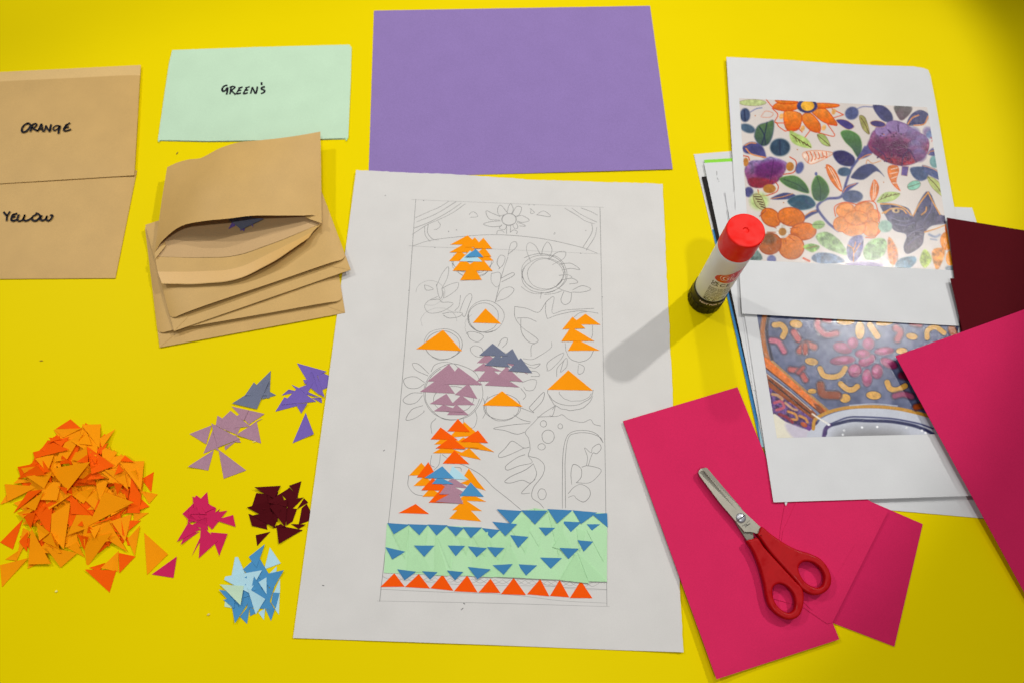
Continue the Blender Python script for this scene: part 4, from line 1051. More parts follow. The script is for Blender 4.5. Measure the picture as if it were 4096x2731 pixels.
    for q in ([(765, 775), (800, 840), (840, 915)], [(780, 780), (815, 840), (850, 925)], [(1180, 790), (1222, 780)], [(1172, 820), (1222, 808)], [(1180, 850), (1218, 838)], [(1190, 880), (1222, 880)], [(1066, 870), (1060, 990)], [(1080, 890), (1070, 980)]):
        c.line(q, (246, 216, 196), 5)
    for q in ([(442, 850), (540, 830), (612, 880), (638, 948), (560, 932), (480, 897)], [(652, 900), (690, 828), (750, 870), (772, 940), (730, 998), (670, 987)]):
        c.poly(q, (96, 136, 76), c2=(72, 98, 84), edge=(140, 182, 96), ew=7, soft=8)
    c.line([(470, 855), (560, 890), (625, 940)], (60, 80, 70), 5, 6); c.line([(690, 840), (712, 910), (712, 990)], (60, 80, 70), 5, 6); c.ell(684, 820, 9, 12, (96, 104, 156), soft=6)
    # small feather leaf
    c.ell(308, 1000, 62, 58, (190, 212, 134), soft=30, alpha=.9)
    c.poly([(268, 958), (322, 964), (352, 1062), (288, 1032)], (196, 200, 140), edge=(84, 50, 34), ew=6, soft=4)
    for k in range(5): c.line([(276 + 11 * k, 970 + 16 * k), (318 + 7 * k, 972 + 18 * k)], (84, 50, 34), 7)
    c.poly([(382, 986), (470, 945), (548, 960), (500, 987)], (74, 78, 124), soft=7); c.line([(386, 984), (460, 972), (530, 950)], (220, 150, 90), 5)
    c.poly([(493, 1002), (560, 960), (640, 968), (682, 1020), (640, 1052), (560, 1057)], (54, 88, 108), soft=10, edge=(92, 140, 150), ew=7); c.line([(600, 970), (625, 1010), (672, 1030)], (60, 80, 120), 6, 6)
    c.poly([(858, 955), (880, 902), (964, 878), (922, 912)], (88, 86, 144), soft=7); c.line([(862, 942), (890, 906), (946, 884)], (226, 150, 90), 5)
    c.ell(925, 970, 68, 42, (82, 94, 128), soft=10)
    c.poly([(1083, 1004), (1140, 943), (1238, 948), (1200, 992), (1130, 1008)], (182, 202, 122), edge=(158, 190, 96), ew=5, soft=6); c.line([(1088, 1000), (1160, 968), (1236, 950)], BR, 4)
    for k in range(4): c.line([(1110 + 28 * k, 988 - 9 * k), (1130 + 26 * k, 956 - 2 * k)], BR, 4)
    # orange flowers
    c.line([(604, 1112), (650, 1084), (690, 1066)], (78, 82, 130), 24, 8); c.line([(600, 1104), (650, 1070), (684, 1064)], (214, 146, 80), 6)
    for x, y, rx, ry, a, k in ((384, 1108, 74, 56, 40, OR_), (520, 1104, 92, 64, 10, OR_), (600, 1200, 88, 60, -5, OR_), (520, 1302, 88, 84, 20, (236, 136, 56)), (380, 1282, 78, 72, -20, (196, 108, 54))):
        c.ell(x, y, rx, ry, k, a, edge=(160, 58, 18), ew=10, soft=5, wash=.14, c2=tuple(.86 * q_ for q_ in k))
    for k in range(11):
        a = math.radians(k * 32.7 + 10); c.line([(466 + 52 * math.cos(a), 1200 + 50 * math.sin(a)), (466 + 104 * math.cos(a + .06), 1200 + 84 * math.sin(a + .06))], (186, 84, 28), 5, 5)
    c.ell(372, 1250, 48, 36, (120, 84, 56), soft=26, alpha=.8)
    c.ell(466, 1200, 42, 44, (226, 216, 206), soft=5); c.ell(462, 1202, 26, 26, (186, 130, 62), soft=5)
    c.line([(310, 1100), (345, 1070), (352, 1062)], (160, 70, 40), 6)
    for x, y, rx, ry in ((880, 1062, 66, 52), (1002, 1046, 64, 46), (1064, 1100, 46, 48), (1050, 1182, 62, 54), (930, 1172, 84, 60), (846, 1152, 50, 52), (950, 1110, 80, 50)):
        c.ell(x, y, rx, ry, (236, 150, 80), edge=(204, 96, 36), ew=9, soft=6, wash=.2)
    c.line([(812, 1100), (806, 1040), (850, 1012), (900, 1010), (960, 1022), (1010, 1000), (1070, 1008), (1090, 1060), (1098, 1110), (1100, 1160), (1076, 1236), (1010, 1240)], (222, 96, 40), 7)
    # bird
    c.poly([(1108, 1018), (1200, 1020), (1292, 1048), (1325, 1097), (1362, 1010), (1428, 936), (1502, 1087), (1575, 1085), (1575, 1140), (1450, 1162), (1400, 1212), (1380, 1292), (1290, 1348), (1262, 1302), (1280, 1222), (1200, 1192), (1150, 1112)],
           (62, 64, 108), c2=(104, 92, 104), smooth=True, soft=8, edge=(50, 52, 90), ew=7, wash=.3)
    for q in ([(1108, 1018), (1200, 1022), (1272, 1050), (1312, 1092)], [(1325, 1097), (1366, 1018), (1424, 942)], [(1424, 942), (1452, 1000), (1502, 1087)], [(1140, 1080), (1180, 1050), (1250, 1052), (1280, 1082)], [(1380, 1090), (1408, 1066), (1412, 1040)], [(1400, 1205), (1480, 1180), (1556, 1150)], [(1160, 1060), (1120, 1080)]):
        c.line(q, (222, 156, 76), 9)
    c.ell(1210, 1062, 26, 16, (206, 170, 120), 10, soft=8); c.ell(1212, 1062, 10, 8, (52, 50, 80), soft=4)
    for q in ([(1180, 1110), (1240, 1130), (1300, 1130)], [(1210, 1150), (1270, 1160), (1330, 1140)], [(1290, 1230), (1330, 1200), (1390, 1180)], [(1290, 1290), (1330, 1250), (1370, 1230)], [(1400, 1120), (1440, 1060), (1450, 1010)]):
        c.line(q, (126, 118, 150), 7, 6)
    # lower leaves
    for q, k in (([(682, 1226), (760, 1204), (850, 1270), (888, 1354), (800, 1332), (720, 1292)], (142, 170, 116)), ([(888, 1302), (920, 1240), (988, 1228), (992, 1312), (950, 1394), (900, 1382)], (112, 108, 152)), ([(998, 1322), (1050, 1254), (1132, 1248), (1152, 1302), (1110, 1374), (1018, 1388)], (140, 172, 114)),
                 ([(1163, 1236), (1216, 1310), (1222, 1380), (1190, 1428), (1158, 1360)], (222, 132, 70)), ([(1448, 1332), (1520, 1308), (1534, 1350), (1482, 1456)], (226, 146, 66)), ([(652, 1376), (700, 1340), (800, 1350), (874, 1396), (800, 1412), (700, 1408)], (104, 124, 152)),
                 ([(1207, 1432), (1240, 1380), (1330, 1364), (1344, 1400), (1290, 1448)], (98, 130, 150)), ([(598, 1302), (650, 1280), (708, 1300), (660, 1338)], (134, 176, 86)), ([(1404, 1442), (1368, 1390), (1400, 1316), (1448, 1380)], (176, 196, 92)), ([(240, 1350), (290, 1320), (330, 1380), (260, 1400)], (112, 136, 130))):
        c.poly(q, k, soft=9, wash=.35)
    for q in ([(930, 1400), (930, 1320), (895, 1290)], [(930, 1350), (975, 1280)], [(930, 1330), (945, 1270)], [(1180, 1250), (1190, 1420)]): c.line(q, (226, 156, 90), 7)
    c.ell(1000, 1424, 130, 24, (142, 124, 166), soft=14); c.ell(1140, 1166, 46, 40, (156, 190, 172), soft=10); c.ell(700, 1156, 42, 28, (156, 188, 116), -10, soft=8); c.ell(390, 1386, 30, 30, (112, 116, 160), soft=10)
    c.line([(660, 1156), (740, 1152)], (90, 110, 80), 4); c.line([(620, 1312), (690, 1296)], (150, 70, 40), 4); c.line([(600, 1376), (640, 1396)], (216, 106, 70), 14)
    c.ell(1548, 1262, 44, 62, (244, 150, 44), soft=5, edge=(220, 110, 30)); c.ell(1570, 1376, 30, 50, (244, 156, 46), soft=5); c.ell(1560, 1180, 26, 40, (238, 110, 34), soft=5); c.ell(1570, 1444, 34, 18, (140, 150, 160), soft=10)
    c.line([(1430, 1220), (1470, 1236), (1500, 1222)], (150, 160, 184), 14, 10); c.line([(1440, 1250), (1480, 1256)], (150, 160, 184), 8, 8)
    # upper right leaves and big purple flower
    c.poly([(1060, 366), (1130, 372), (1182, 420), (1188, 474), (1130, 472), (1080, 420)], (78, 78, 118), soft=8)
    c.poly([(1203, 370), (1312, 376), (1306, 420), (1250, 468), (1215, 430)], (112, 112, 106), c2=(110, 84, 96), soft=8)
    c.poly([(1283, 494), (1310, 430), (1370, 398), (1428, 430), (1400, 492), (1340, 502)], (66, 66, 112), soft=6)
    c.line([(1290, 490), (1320, 450), (1362, 432)], (228, 146, 80), 8); c.line([(1330, 500), (1396, 492), (1424, 440)], (228, 146, 80), 8)
    c.ell(920, 420, 46, 42, (88, 96, 138), -30, soft=10)
    c.poly([(815, 464), (880, 464), (936, 505), (900, 528), (850, 502)], (78, 68, 132), edge=(226, 140, 80), ew=4, soft=5)
    c.poly([(968, 438), (1010, 450), (1038, 558), (990, 522)], (164, 160, 96), edge=BR, ew=4, soft=5); c.line([(980, 450), (1006, 490), (1034, 552)], BR, 4)
    PUR = (104, 56, 104)
    c.poly([(1034, 600), (1060, 538), (1130, 508), (1200, 470), (1262, 484), (1330, 526), (1424, 590), (1418, 684), (1350, 744), (1250, 768), (1150, 742), (1060, 684), (1026, 632)], (140, 112, 168), c2=(150, 44, 62), edge=(84, 50, 104), ew=6, soft=9, wash=.3)
    c.poly([(1040, 610), (1140, 590), (1280, 600), (1330, 660), (1300, 720), (1180, 700), (1070, 670)], (100, 40, 88), soft=44, alpha=.85)
    for x, y, r in ((1120, 535, 40), (1190, 505, 38), (1250, 520, 36)): c.ell(x, y, r * 1.2, r, (150, 122, 172), soft=12, edge=(92, 60, 116), ew=4)
    for x, y, r in ((1325, 556, 46), (1380, 604, 44), (1336, 636, 42), (1366, 694, 46), (1420, 540, 30)): c.ell(x, y, r, r, (134, 126, 178), edge=(100, 84, 140), ew=4, soft=20, alpha=.8, c2=(116, 70, 116))
    for q in ([(1160, 530), (1178, 552)], [(1225, 500), (1228, 540)], [(1060, 640), (1130, 690), (1150, 740)], [(1250, 765), (1262, 700), (1300, 660)], [(1345, 742), (1320, 690), (1290, 655)]): c.line(q, (74, 40, 92), 7, 6)
    for k in range(13):
        a = math.radians(-170 + k * 13); c.line([(1235 + 20 * math.cos(a), 650 + 14 * math.sin(a)), (1235 + 66 * math.cos(a), 650 + 48 * math.sin(a))], (70, 26, 62), 3)
    for k in range(26):
        x, y = random.uniform(1080, 1290), random.choice([random.uniform(540, 590), random.uniform(680, 742)]); c.ell(x, y, 6, 5, (72, 32, 76), soft=3)
    c.ell(1092, 490, 52, 22, (80, 68, 124), 8, edge=(230, 146, 76), ew=5, soft=5)
    c.ell(1470, 738, 36, 42, (126, 168, 168), soft=9); c.poly([(1308, 780), (1400, 778), (1424, 840), (1370, 868), (1320, 832)], (76, 92, 128), soft=9)
    c.poly([(1385, 762), (1490, 800), (1514, 862), (1420, 822)], (82, 92, 134), soft=8); c.line([(1390, 766), (1450, 784), (1500, 812)], (222, 160, 130), 5)
    c.poly([(1418, 838), (1490, 870), (1530, 974), (1450, 912)], (188, 198, 118), edge=(120, 92, 50), ew=4, soft=6); c.line([(1425, 842), (1480, 900), (1526, 968)], BR, 4)
    c.ell(1330, 896, 46, 30, (138, 196, 172), -20, edge=(96, 70, 50), ew=4, soft=5); c.line([(1290, 908), (1370, 882)], (96, 70, 50), 3)
    c.poly([(1250, 770), (1297, 770), (1286, 836), (1244, 830)], (110, 90, 152), edge=(216, 150, 110), ew=4, smooth=False)
    c.poly([(1420, 690), (1450, 650), (1480, 660), (1470, 700)], (92, 90, 140), soft=8); c.line([(1424, 690), (1440, 672), (1468, 668)], (226, 150, 90), 5)
    c.ell(1440, 560, 30, 28, (120, 136, 176), soft=10); c.line([(1440, 580), (1455, 592), (1446, 606)], (206, 80, 70), 5)
    for x, y in ((282, 436), (1130, 875), (1132, 560), (560, 660), (470, 1010), (745, 780)): c.ell(x, y, 4, 4, (190, 120, 60), soft=3)
    return c.c

def paint_bowl(p):
    c = Paint(p, (86, 94, 128))
    t = (.6 * vnoise(p, 70, 4) + .4 * vnoise(p, 24, 6))[:, None]
    c.c = np.array((64, 74, 110)) * (1 - t) + np.array((128, 134, 164)) * t
    GO, PK = (216, 164, 76), (172, 76, 116)
    c.line([(280, 185), (262, 300), (276, 420), (300, 500)], (186, 112, 56), 34, 14); c.line([(308, 190), (292, 290), (306, 400), (330, 500)], (58, 54, 66), 16, 14)
    # lower left outside of the bowl
    c.poly([(300, 640), (420, 745), (640, 905), (645, 1010), (720, 1060), (330, 1060)], (96, 70, 120), smooth=False, soft=6, wash=.5)
    c.poly([(330, 880), (420, 930), (520, 972), (620, 1004), (720, 1040), (720, 1070), (340, 1070)], (238, 232, 212), soft=8, wash=.02)
    c.poly([(420, 940), (620, 1004), (720, 1036), (720, 1070), (500, 1060)], (204, 196, 220), soft=22, alpha=.8, wash=.03)
    for q, k, w_ in (([(345, 800), (390, 790), (410, 830), (360, 850)], (196, 96, 116), 20), ([(440, 860), (490, 880), (500, 915), (460, 915)], (216, 150, 84), 18), ([(330, 740), (370, 750), (400, 775)], (198, 148, 110), 20), ([(520, 890), (560, 910), (575, 935)], (216, 150, 84), 18), ([(420, 800), (470, 840), (500, 850)], (206, 160, 130), 16), ([(380, 880), (430, 900), (470, 935)], (150, 60, 76), 20), ([(560, 960), (600, 985)], (120, 70, 150), 30)):
        c.line(q, k, w_, 8)
    c.ell(550, 952, 26, 15, (196, 92, 52), 30, soft=6)
    c.poly([(285, 590), (330, 630), (640, 872), (620, 920), (306, 690)], (150, 78, 38), smooth=False, soft=6)
    c.line([(292, 574), (450, 690), (610, 836), (700, 930)], (128, 136, 166), 22, 6); c.line([(290, 600), (450, 722), (600, 850)], (214, 196, 180), 6, 5); c.line([(305, 640), (430, 745), (590, 872)], (62, 44, 44), 8, 6)
    c.poly([(270, 478), (330, 515), (726, 862), (686, 890), (284, 556)], (230, 120, 34), smooth=False, soft=5); c.line([(330, 512), (530, 690), (728, 862)], (178, 134, 76), 15, 4); c.line([(285, 558), (480, 716), (680, 886)], (110, 60, 34), 8, 5); c.poly([(620, 800), (690, 850), (680, 884), (640, 850)], (110, 52, 24), soft=14, alpha=.8)
    # basin
    c.poly([(632, 1060), (646, 945), (720, 885), (870, 845), (1050, 838), (1250, 858), (1400, 898), (1520, 950), (1560, 1060)], (206, 210, 222), soft=6, wash=.02)
    c.ell(1010, 1040, 250, 70, (150, 150, 152), soft=90, alpha=.9, wash=.03)
    c.line([(615, 980), (630, 915), (730, 862), (870, 832), (1040, 826), (1200, 840), (1330, 868), (1430, 896), (1520, 930)], (204, 150, 62), 24, 5)
    c.line([(870, 818), (1040, 808), (1200, 822)], (196, 200, 214), 8, 8)
    c.line([(700, 1015), (712, 968), (800, 940), (890, 922), (1000, 925), (1150, 930), (1300, 955), (1400, 990), (1450, 1018)], (58, 62, 98), 22, 9); c.line([(740, 945), (850, 903), (950, 898), (1100, 905), (1200, 915), (1350, 945), (1450, 980)], (78, 82, 122), 11, 7)
    c.line([(690, 1030), (700, 985), (730, 955)], (86, 66, 120), 26, 12)
    c.line([(610, 878), (660, 912), (728, 952)], (248, 244, 236), 12, 10)
    for x, y in ((722, 952), (830, 992), (955, 972), (1060, 968), (1265, 974), (1372, 994), (1398, 1010), (822, 1022)): c.ell(x, y, 9, 8, (246, 248, 252), soft=4)
    # gold, pink and red motifs
    DK = (52, 50, 66)
    for q, w_ in (([(345, 262), (392, 262), (420, 300), (402, 345)], 38), ([(662, 562), (690, 610), (760, 620), (810, 600), (838, 558)], 36), ([(806, 668), (850, 704), (890, 708), (922, 686)], 38), ([(1130, 658), (1150, 700), (1200, 710), (1256, 682)], 38), ([(1408, 350), (1412, 300), (1466, 276), (1526, 316)], 34), ([(1010, 262), (1062, 340)], 42)):
        c.line(q, DK, w_ + 9, 10); c.line(q, GO, w_, 4)
    for x, y, rx, ry, a in ((495, 256, 44, 28, 10), (603, 513, 46, 25, 10), (608, 719, 32, 17, 0), (836, 768, 38, 31, 0), (1036, 748, 52, 28, 5), (940, 300, 32, 62, 0), (840, 236, 62, 26, 0), (1112, 246, 60, 20, -5), (1302, 341, 40, 22, 10), (1232, 440, 40, 22, 0)):
        c.ell(x, y, rx + 4, ry + 4, DK, a, soft=8); c.ell(x, y, rx, ry, GO, a, soft=4)
    for q, k, w_ in (([(322, 368), (372, 380), (412, 444)], (206, 108, 134), 36), ([(480, 312), (512, 362)], (196, 92, 92), 42), ([(520, 440), (560, 392), (622, 412)], (190, 88, 74), 42), ([(560, 400), (560, 450)], (184, 80, 62), 34), ([(650, 230), (646, 274), (700, 328), (778, 320)], (182, 92, 104), 38), ([(690, 226), (730, 232)], (190, 84, 96), 30), ([(1190, 282), (1222, 312), (1202, 362)], (176, 84, 96), 42),
                      ([(455, 568), (520, 582), (562, 640)], (188, 88, 88), 36), ([(545, 555), (510, 590)], (170, 76, 80), 26), ([(665, 676), (684, 738), (784, 748)], (146, 68, 30), 52), ([(1182, 752), (1242, 740), (1302, 757)], (156, 74, 110), 36), ([(1230, 610), (1280, 620)], (120, 34, 66), 44), ([(1300, 250), (1360, 262)], (170, 84, 96), 30), ([(1330, 830), (1400, 815)], (170, 76, 30), 40), ([(1580, 290), (1600, 330)], (176, 104, 60), 50)):
        c.line(q, (62, 50, 74), w_ + 16, 18); c.line(q, k, w_, 14)
    for x, y, rx, ry, a in ((820, 506, 86, 30, -5), (820, 420, 66, 36, 15), (890, 386, 36, 38, 0), (1000, 392, 40, 40, 0), (1110, 442, 66, 26, -5), (988, 506, 62, 36, -28), (905, 576, 46, 44, 0), (990, 626, 34, 60, 0), (1060, 582, 38, 50, 0), (1142, 526, 62, 30, 25), (960, 460, 50, 30, 0)):
        c.ell(x, y, rx + 5, ry + 5, (74, 52, 86), a, soft=12); c.ell(x, y, rx, ry, PK, a, soft=12, c2=(136, 40, 92)); c.ell(x - 8, y - 6, rx * .5, ry * .45, (204, 116, 160), a, soft=16, alpha=.7)
    return c.c

print_mat = paper('glossy_toner_print', 'attr', rough=.24, spec=.2, grain=.04, fibre=1.0, gloss_bump=1100)
def z_p2(px):
    return .0040 + .0007 * (1 + np.sin(px[:, 1] / 260 + px[:, 0] / 500))
p2q = FB([(133, 175), (1632, 262), (1812, 1445), (338, 1493)])
a = np.array(p2q[0]); b = np.array(p2q[3]); tl2 = b + (a - b) * 1.55; a = np.array(p2q[1]); b = np.array(p2q[2]); tr2 = b + (a - b) * 1.45
pr2 = tag(quad_sheet('printed_sheet', tuple(tl2), tuple(tr2), p2q[2], p2q[3], z_p2, white2, .00022, 20), 'white sheet printed with a blue and gold decorated porcelain bowl', 'print', 'printed sheets')
picture('printed_picture', [(214, 140), (1640, 220), (1480, 1018), (362, 1045)], FB, 330, 240, 0, paint_bowl, print_mat, pr2, zf=lambda p: z_p2(p) + .00006)
q1 = FA([(92, 48), (1434, 128), (1642, 1400)]) 
bl1, br1 = FB([(118, 183), (1632, 268)])
def z_p1(px):
    w1 = np.clip(1 - np.hypot(px[:, 0] - q1[1][0], px[:, 1] - q1[1][1]) / 420, 0, 1)
    down = np.clip((px[:, 1] - 600) / 600, 0, 1)
    lo = .0036 + .0022 * down
    return lo + .0055 * w1 ** 2 + .0004 * (1 + np.sin(px[:, 0] / 190 + px[:, 1] / 300))
topc = FA([(92, 48), (500, 68), (800, 90), (1100, 104), (1325, 110), (1395, 122), (1424, 134)])
rightc = FA([(1424, 134), (1438, 170), (1470, 330), (1560, 850), (1600, 1060)]) + [br1]
v, f = patch(topc, rightc, [bl1, br1], [q1[0], bl1], 40, 40, z_p1, .00022)
pr1 = tag(obj('printed_sheet', v, f, white2, smooth=True), 'white sheet printed with orange and purple flowers and leaves', 'print', 'printed sheets')
picture('printed_picture', [(176, 320), (1417, 380), (1592, 1456), (247, 1388)], FA, 350, 300, 0, paint_flowers, print_mat, pr1, zf=lambda p: z_p1(p) + .00006)

# maroon cards on the right
def ray_rect(tl, along_top, zf_z, w, h):
    a, b = W(tl, zf_z), W(along_top, zf_z); d = (b - a) / np.linalg.norm(b - a); dn = np.array([d[1], -d[0], 0])
    return [PX(p) for p in (a, a + d * w, a + d * w + dn * h, a + dn * h)]
m1 = [FM([(360, 318)])[0], D([(2470, 549)])[0], D([(2520, 800)])[0], D([(2212, 800)])[0]]
sheet_thing('maroon_card', m1, .0075, maroon, 'dark maroon card with its corner on the flower print', group='maroon cards', zf=const(.0078), thick=.0003)
m2 = [FM([(395, 951)])[0], D([(2480, 645)])[0], D([(2520, 860)])[0], D([(2228, 835)])[0]]
sheet_thing('maroon_card', m2, .0085, maroon, 'dark maroon card half hidden under the big pink card', group='maroon cards', thick=.0003, zf=lambda p: .0088 + .0016 * np.clip(1 - (p[:, 0] - m2[0][0]) / 150, 0, 1) ** 2)
# pink cards
def z_pk(px):
    return .0115 - .009 * np.clip((px[:, 1] - 1750) / 900, 0, 1) + .0012 * np.sin(px[:, 1] / 330)
pkq = ray_rect(D([(2057, 817)])[0], D([(2352, 711)])[0], .0115, .21, .297)
def z_pk2(px): return .0118 + 0 * px[:, 0]
tlp = D([(2057, 817)])[0]; lft = D([(2352, 1358)])[0]
pkq = [tlp, D([(2520, 651)])[0], D([(2760, 1200)])[0], D([(2432, 1505)])[0]]
sheet_thing('pink_card', pkq, .0115, pink, 'large hot pink card overlapping the bowl print and maroon cards', thick=.0003, zf=lambda p: .0120 - .0075 * np.clip((p[:, 1] - 1900) / 700, 0, 1), n=20, group='pink cards')
P1 = D([(1431, 966), (1694, 888), (1928, 1467), (1646, 1559)])
def z_pk1(px):
    # lower left edge lifts from the table, upper edge rests on the drawing
    xl = np.interp(px[:, 1], [966 * K, 1559 * K], [1431 * K, 1646 * K]); t = np.clip(1 - (px[:, 0] - xl) / 220, 0, 1.1)
    v_ = np.clip((px[:, 1] - 966 * K) / (593 * K), 0, 1)
    return .0034 + .0032 * t ** 2 * v_
p2c = FP([(1180, 520), (1648, 722), (1497, 1373), (1060, 1205)])
sheet_thing('pink_card', p2c, .0012, pink, 'hot pink card with a bare corner on the table under the other pink pieces', zf=const(.0012), thick=.0003, group='pink cards')
o = quad_sheet('pink_card', *P1, z_pk1, pink2, .0003, 20); tag(o, 'long hot pink card lying under the red scissors and over the drawing edge', 'paper', 'pink cards')
def poly_sheet(name, pts, z, mat, label, thick=.0003, group=None):
    P_ = ccw(pts); q = W(P_, np.full(len(P_), z)); v, f = slab(q, [tuple(range(len(q)))], thick)
    return tag(obj(name, v, f, mat), label, 'paper', group)
poly_sheet('pink_card', FP([(920, 590), (1300, 560), (1463, 655), (1168, 1245), (1140, 1252), (1010, 1162), (850, 1118), (893, 740)]), .0040, pink2, 'hot pink offcut under the scissor handles with an angled cut edge', group='pink cards')
poly_sheet('pink_card', FP([(975, 605), (1055, 655), (1285, 830), (1195, 985), (1060, 1180), (870, 1000), (905, 760)]), .0044, pink2, 'small hot pink offcut lying on top of the other pink offcut', group='pink cards')
poly_sheet('paper_scrap', FP([(908, 560), (934, 560), (930, 606), (921, 626), (912, 604)]), .0048, white2, 'tiny pointed white paper scrap peeping from under the bowl print')
bpy.data.objects['paper_scrap']['category'] = 'paper scrap'

# ------------------------------------------------------------------ glue stick
GX, GY = 0.3307, 0.2982
gz = TZ
gs = thing('glue_stick', (GX, GY, gz))
def lathe(prof, n=64, ribs=None):
    V, Fc = [], []
    for (r, z) in prof:
        for k in range(n):
            a = 2 * math.pi * k / n
            V.append((GX + r * math.cos(a), GY + r * math.sin(a), gz + z))
    m = len(prof)
    for j in range(m - 1):
        for k in range(n):
            Fc.append((j * n + k, j * n + (k + 1) % n, (j + 1) * n + (k + 1) % n, (j + 1) * n + k))
    Fc.append(tuple(range(n - 1, -1, -1))); Fc.append(tuple((m - 1) * n + k for k in range(n)))
    return V, Fc
HB, HBAR, HT = .0245, .0975, .1220
red_plastic = plain('red_cap_plastic', (228, 18, 6), rough=.5, spec=.2)
black_plastic = plain('black_base_plastic', (19, 18, 15), rough=.4, spec=.2)
def label_mat():
    m = plain('white_label_wrap', (224, 231, 250), rough=.42, spec=.3)
    nt = m.node_tree; N = nt.nodes; L = nt.links; b = N['Principled BSDF']
    tc = N.new('ShaderNodeTexCoord'); no = N.new('ShaderNodeTexNoise'); no.inputs['Scale'].default_value = 210; no.inputs['Detail'].default_value = 5; no.inputs['Distortion'].default_value = 1.2
    L.new(tc.outputs['Object'], no.inputs['Vector'])
    cr = N.new('ShaderNodeValToRGB'); cr.color_ramp.elements[0].position = .76; cr.color_ramp.elements[1].position = .84
    cr.color_ramp.elements[0].color = (*alb((224, 231, 250)), 1); cr.color_ramp.elements[1].color = (*alb((120, 112, 128)), 1)
    L.new(no.outputs['Fac'], cr.inputs[0]); L.new(cr.outputs[0], b.inputs['Base Color'])
    for l_ in list(b.inputs['Roughness'].links): L.remove(l_)
    return m
# ribbed twist base
V, Fc = [], []
n = 120; prof = [(.0150, 0), (.0157, .0008), (.0158, .0125), (.0153, .0142), (.0152, .0232), (.0148, HB)]
for j, (r, z) in enumerate(prof):
    for k in range(n):
        a = 2 * math.pi * k / n
        g = .0006 if (j in (1, 2) and k % 6 == 0) else 0
        V.append((GX + (r - g) * math.cos(a), GY + (r - g) * math.sin(a), gz + z))
for j in range(len(prof) - 1):
    for k in range(n): Fc.append((j * n + k, j * n + (k + 1) % n, (j + 1) * n + (k + 1) % n, (j + 1) * n + k))
Fc.append(tuple(range(n - 1, -1, -1))); Fc.append(tuple((len(prof) - 1) * n + k for k in range(n)))
base = obj('base', V, Fc, black_plastic, gs)
RB = .0145
V, Fc = lathe([(RB, HB - .001), (RB, HBAR - .004), (RB + .0002, HBAR - .0035), (RB + .0002, HBAR - .0025), (RB, HBAR - .002), (RB, HBAR + .002)])
barrel = obj('barrel', V, Fc, label_mat(), gs, smooth=False)
for p_ in barrel.data.polygons: p_.use_smooth = len(p_.vertices) == 4
V, Fc = lathe([(.01485, HBAR), (.01495, HBAR + .0008), (.0149, HT - .0012), (.0145, HT - .0003), (.0139, HT), (.0024, HT), (.0018, HT - .0007), (.0005, HT - .0009)])
cap = obj('cap', V, Fc, red_plastic, gs)
cap.data.shade_smooth(); cap.data.set_sharp_from_angle(angle=math.radians(20))
tag(gs, 'upright white glue stick with red cap and ribbed black base', 'glue stick')
PHI = math.atan2(CAM[1] - GY, CAM[0] - GX)
def wrap(name, xy, faces, mat, part, r, off=.00006):
    V = [(GX + (r + off) * math.cos(PHI + x / r), GY + (r + off) * math.sin(PHI + x / r), gz + y) for x, y in xy]
    return sub(name, V, faces, mat, part)
def text_mesh(body, size, bold=0.0):
    cu = bpy.data.curves.new('t', 'FONT'); cu.body = body; cu.size = size; cu.offset = bold; cu.resolution_u = 3
    o = bpy.data.objects.new('t', cu); COL.objects.link(o)
    bpy.context.view_layer.update()
    me = bpy.data.meshes.new_from_object(o.evaluated_get(bpy.context.evaluated_depsgraph_get()))
    xy = np.array([v_.co[:2] for v_ in me.vertices]); fs = [tuple(p_.vertices) for p_ in me.polygons]
    bpy.data.objects.remove(o); bpy.data.curves.remove(cu); bpy.data.meshes.remove(me)
    return xy, fs
label_ink = plain('label_black_ink', (30, 30, 34), rough=.4); label_red = plain('label_red_ink', (200, 18, 14), rough=.28)
label_white = plain('label_white_ink', (236, 210, 208), rough=.4)
# red logo blob
nx_ = 30; V, Fc = [], []
xs = np.linspace(-.002, .020, nx_)
top_ = np.interp(xs, [-.002, -.0013, .0011, .0069, .012, .0168, .020], [.0655, .0692, .0722, .0760, .0800, .0835, .085])
bot_ = np.interp(xs, [-.002, -.0013, .0005, .0027, .0091, .015, .020], [.0650, .0635, .0622, .0614, .0606, .0612, .063])
for x, t_, b_ in zip(xs, top_, bot_): V += [(x, b_), (x, t_)]
Fc = [(2 * i, 2 * i + 2, 2 * i + 3, 2 * i + 1) for i in range(nx_ - 1)]
wrap('logo_patch', V, Fc, label_red, barrel, RB)
def ring_line(pts, w):
    P_ = catmull(pts, 6); d_ = np.gradient(P_, axis=0); nn = np.stack([-d_[:, 1], d_[:, 0]], 1); nn /= np.linalg.norm(nn, axis=1)[:, None]
    V = []; 
    for a_, b_ in zip(P_, nn): V += [a_ - b_ * w / 2, a_ + b_ * w / 2]
    return V, [(2 * i, 2 * i + 2, 2 * i + 3, 2 * i + 1) for i in range(len(P_) - 1)]
V, Fc = ring_line([(.0075, .0735), (.0050, .0736), (.0026, .0715), (.0022, .0685), (.0038, .0655), (.0070, .0648), (.0090, .0665)], .0004); wrap('logo_outline', V, Fc, label_white, barrel, RB, .0001)
xy, fs = text_mesh('Glu', .0085, .00004); wrap('logo_lettering', xy + np.array([.0035, .0662]), fs, label_white, barrel, RB, .0001)
def put(body, size, x, y, mat=label_ink, part=barrel, r=RB, bold=.0, name='label_text'):
    xy, fs = text_mesh(body, size, bold); wrap(name, xy + np.array([x, y]), fs, mat, part, r, .0001)
X0 = -.0022
put('UK', .0046, X0, .0565, bold=.0001); put('CA', .0046, X0, .0528, bold=.0001); put('C', .0068, X0 + .0072, .0535, bold=.0001); put('E', .0068, X0 + .0125, .0535, bold=.0001)
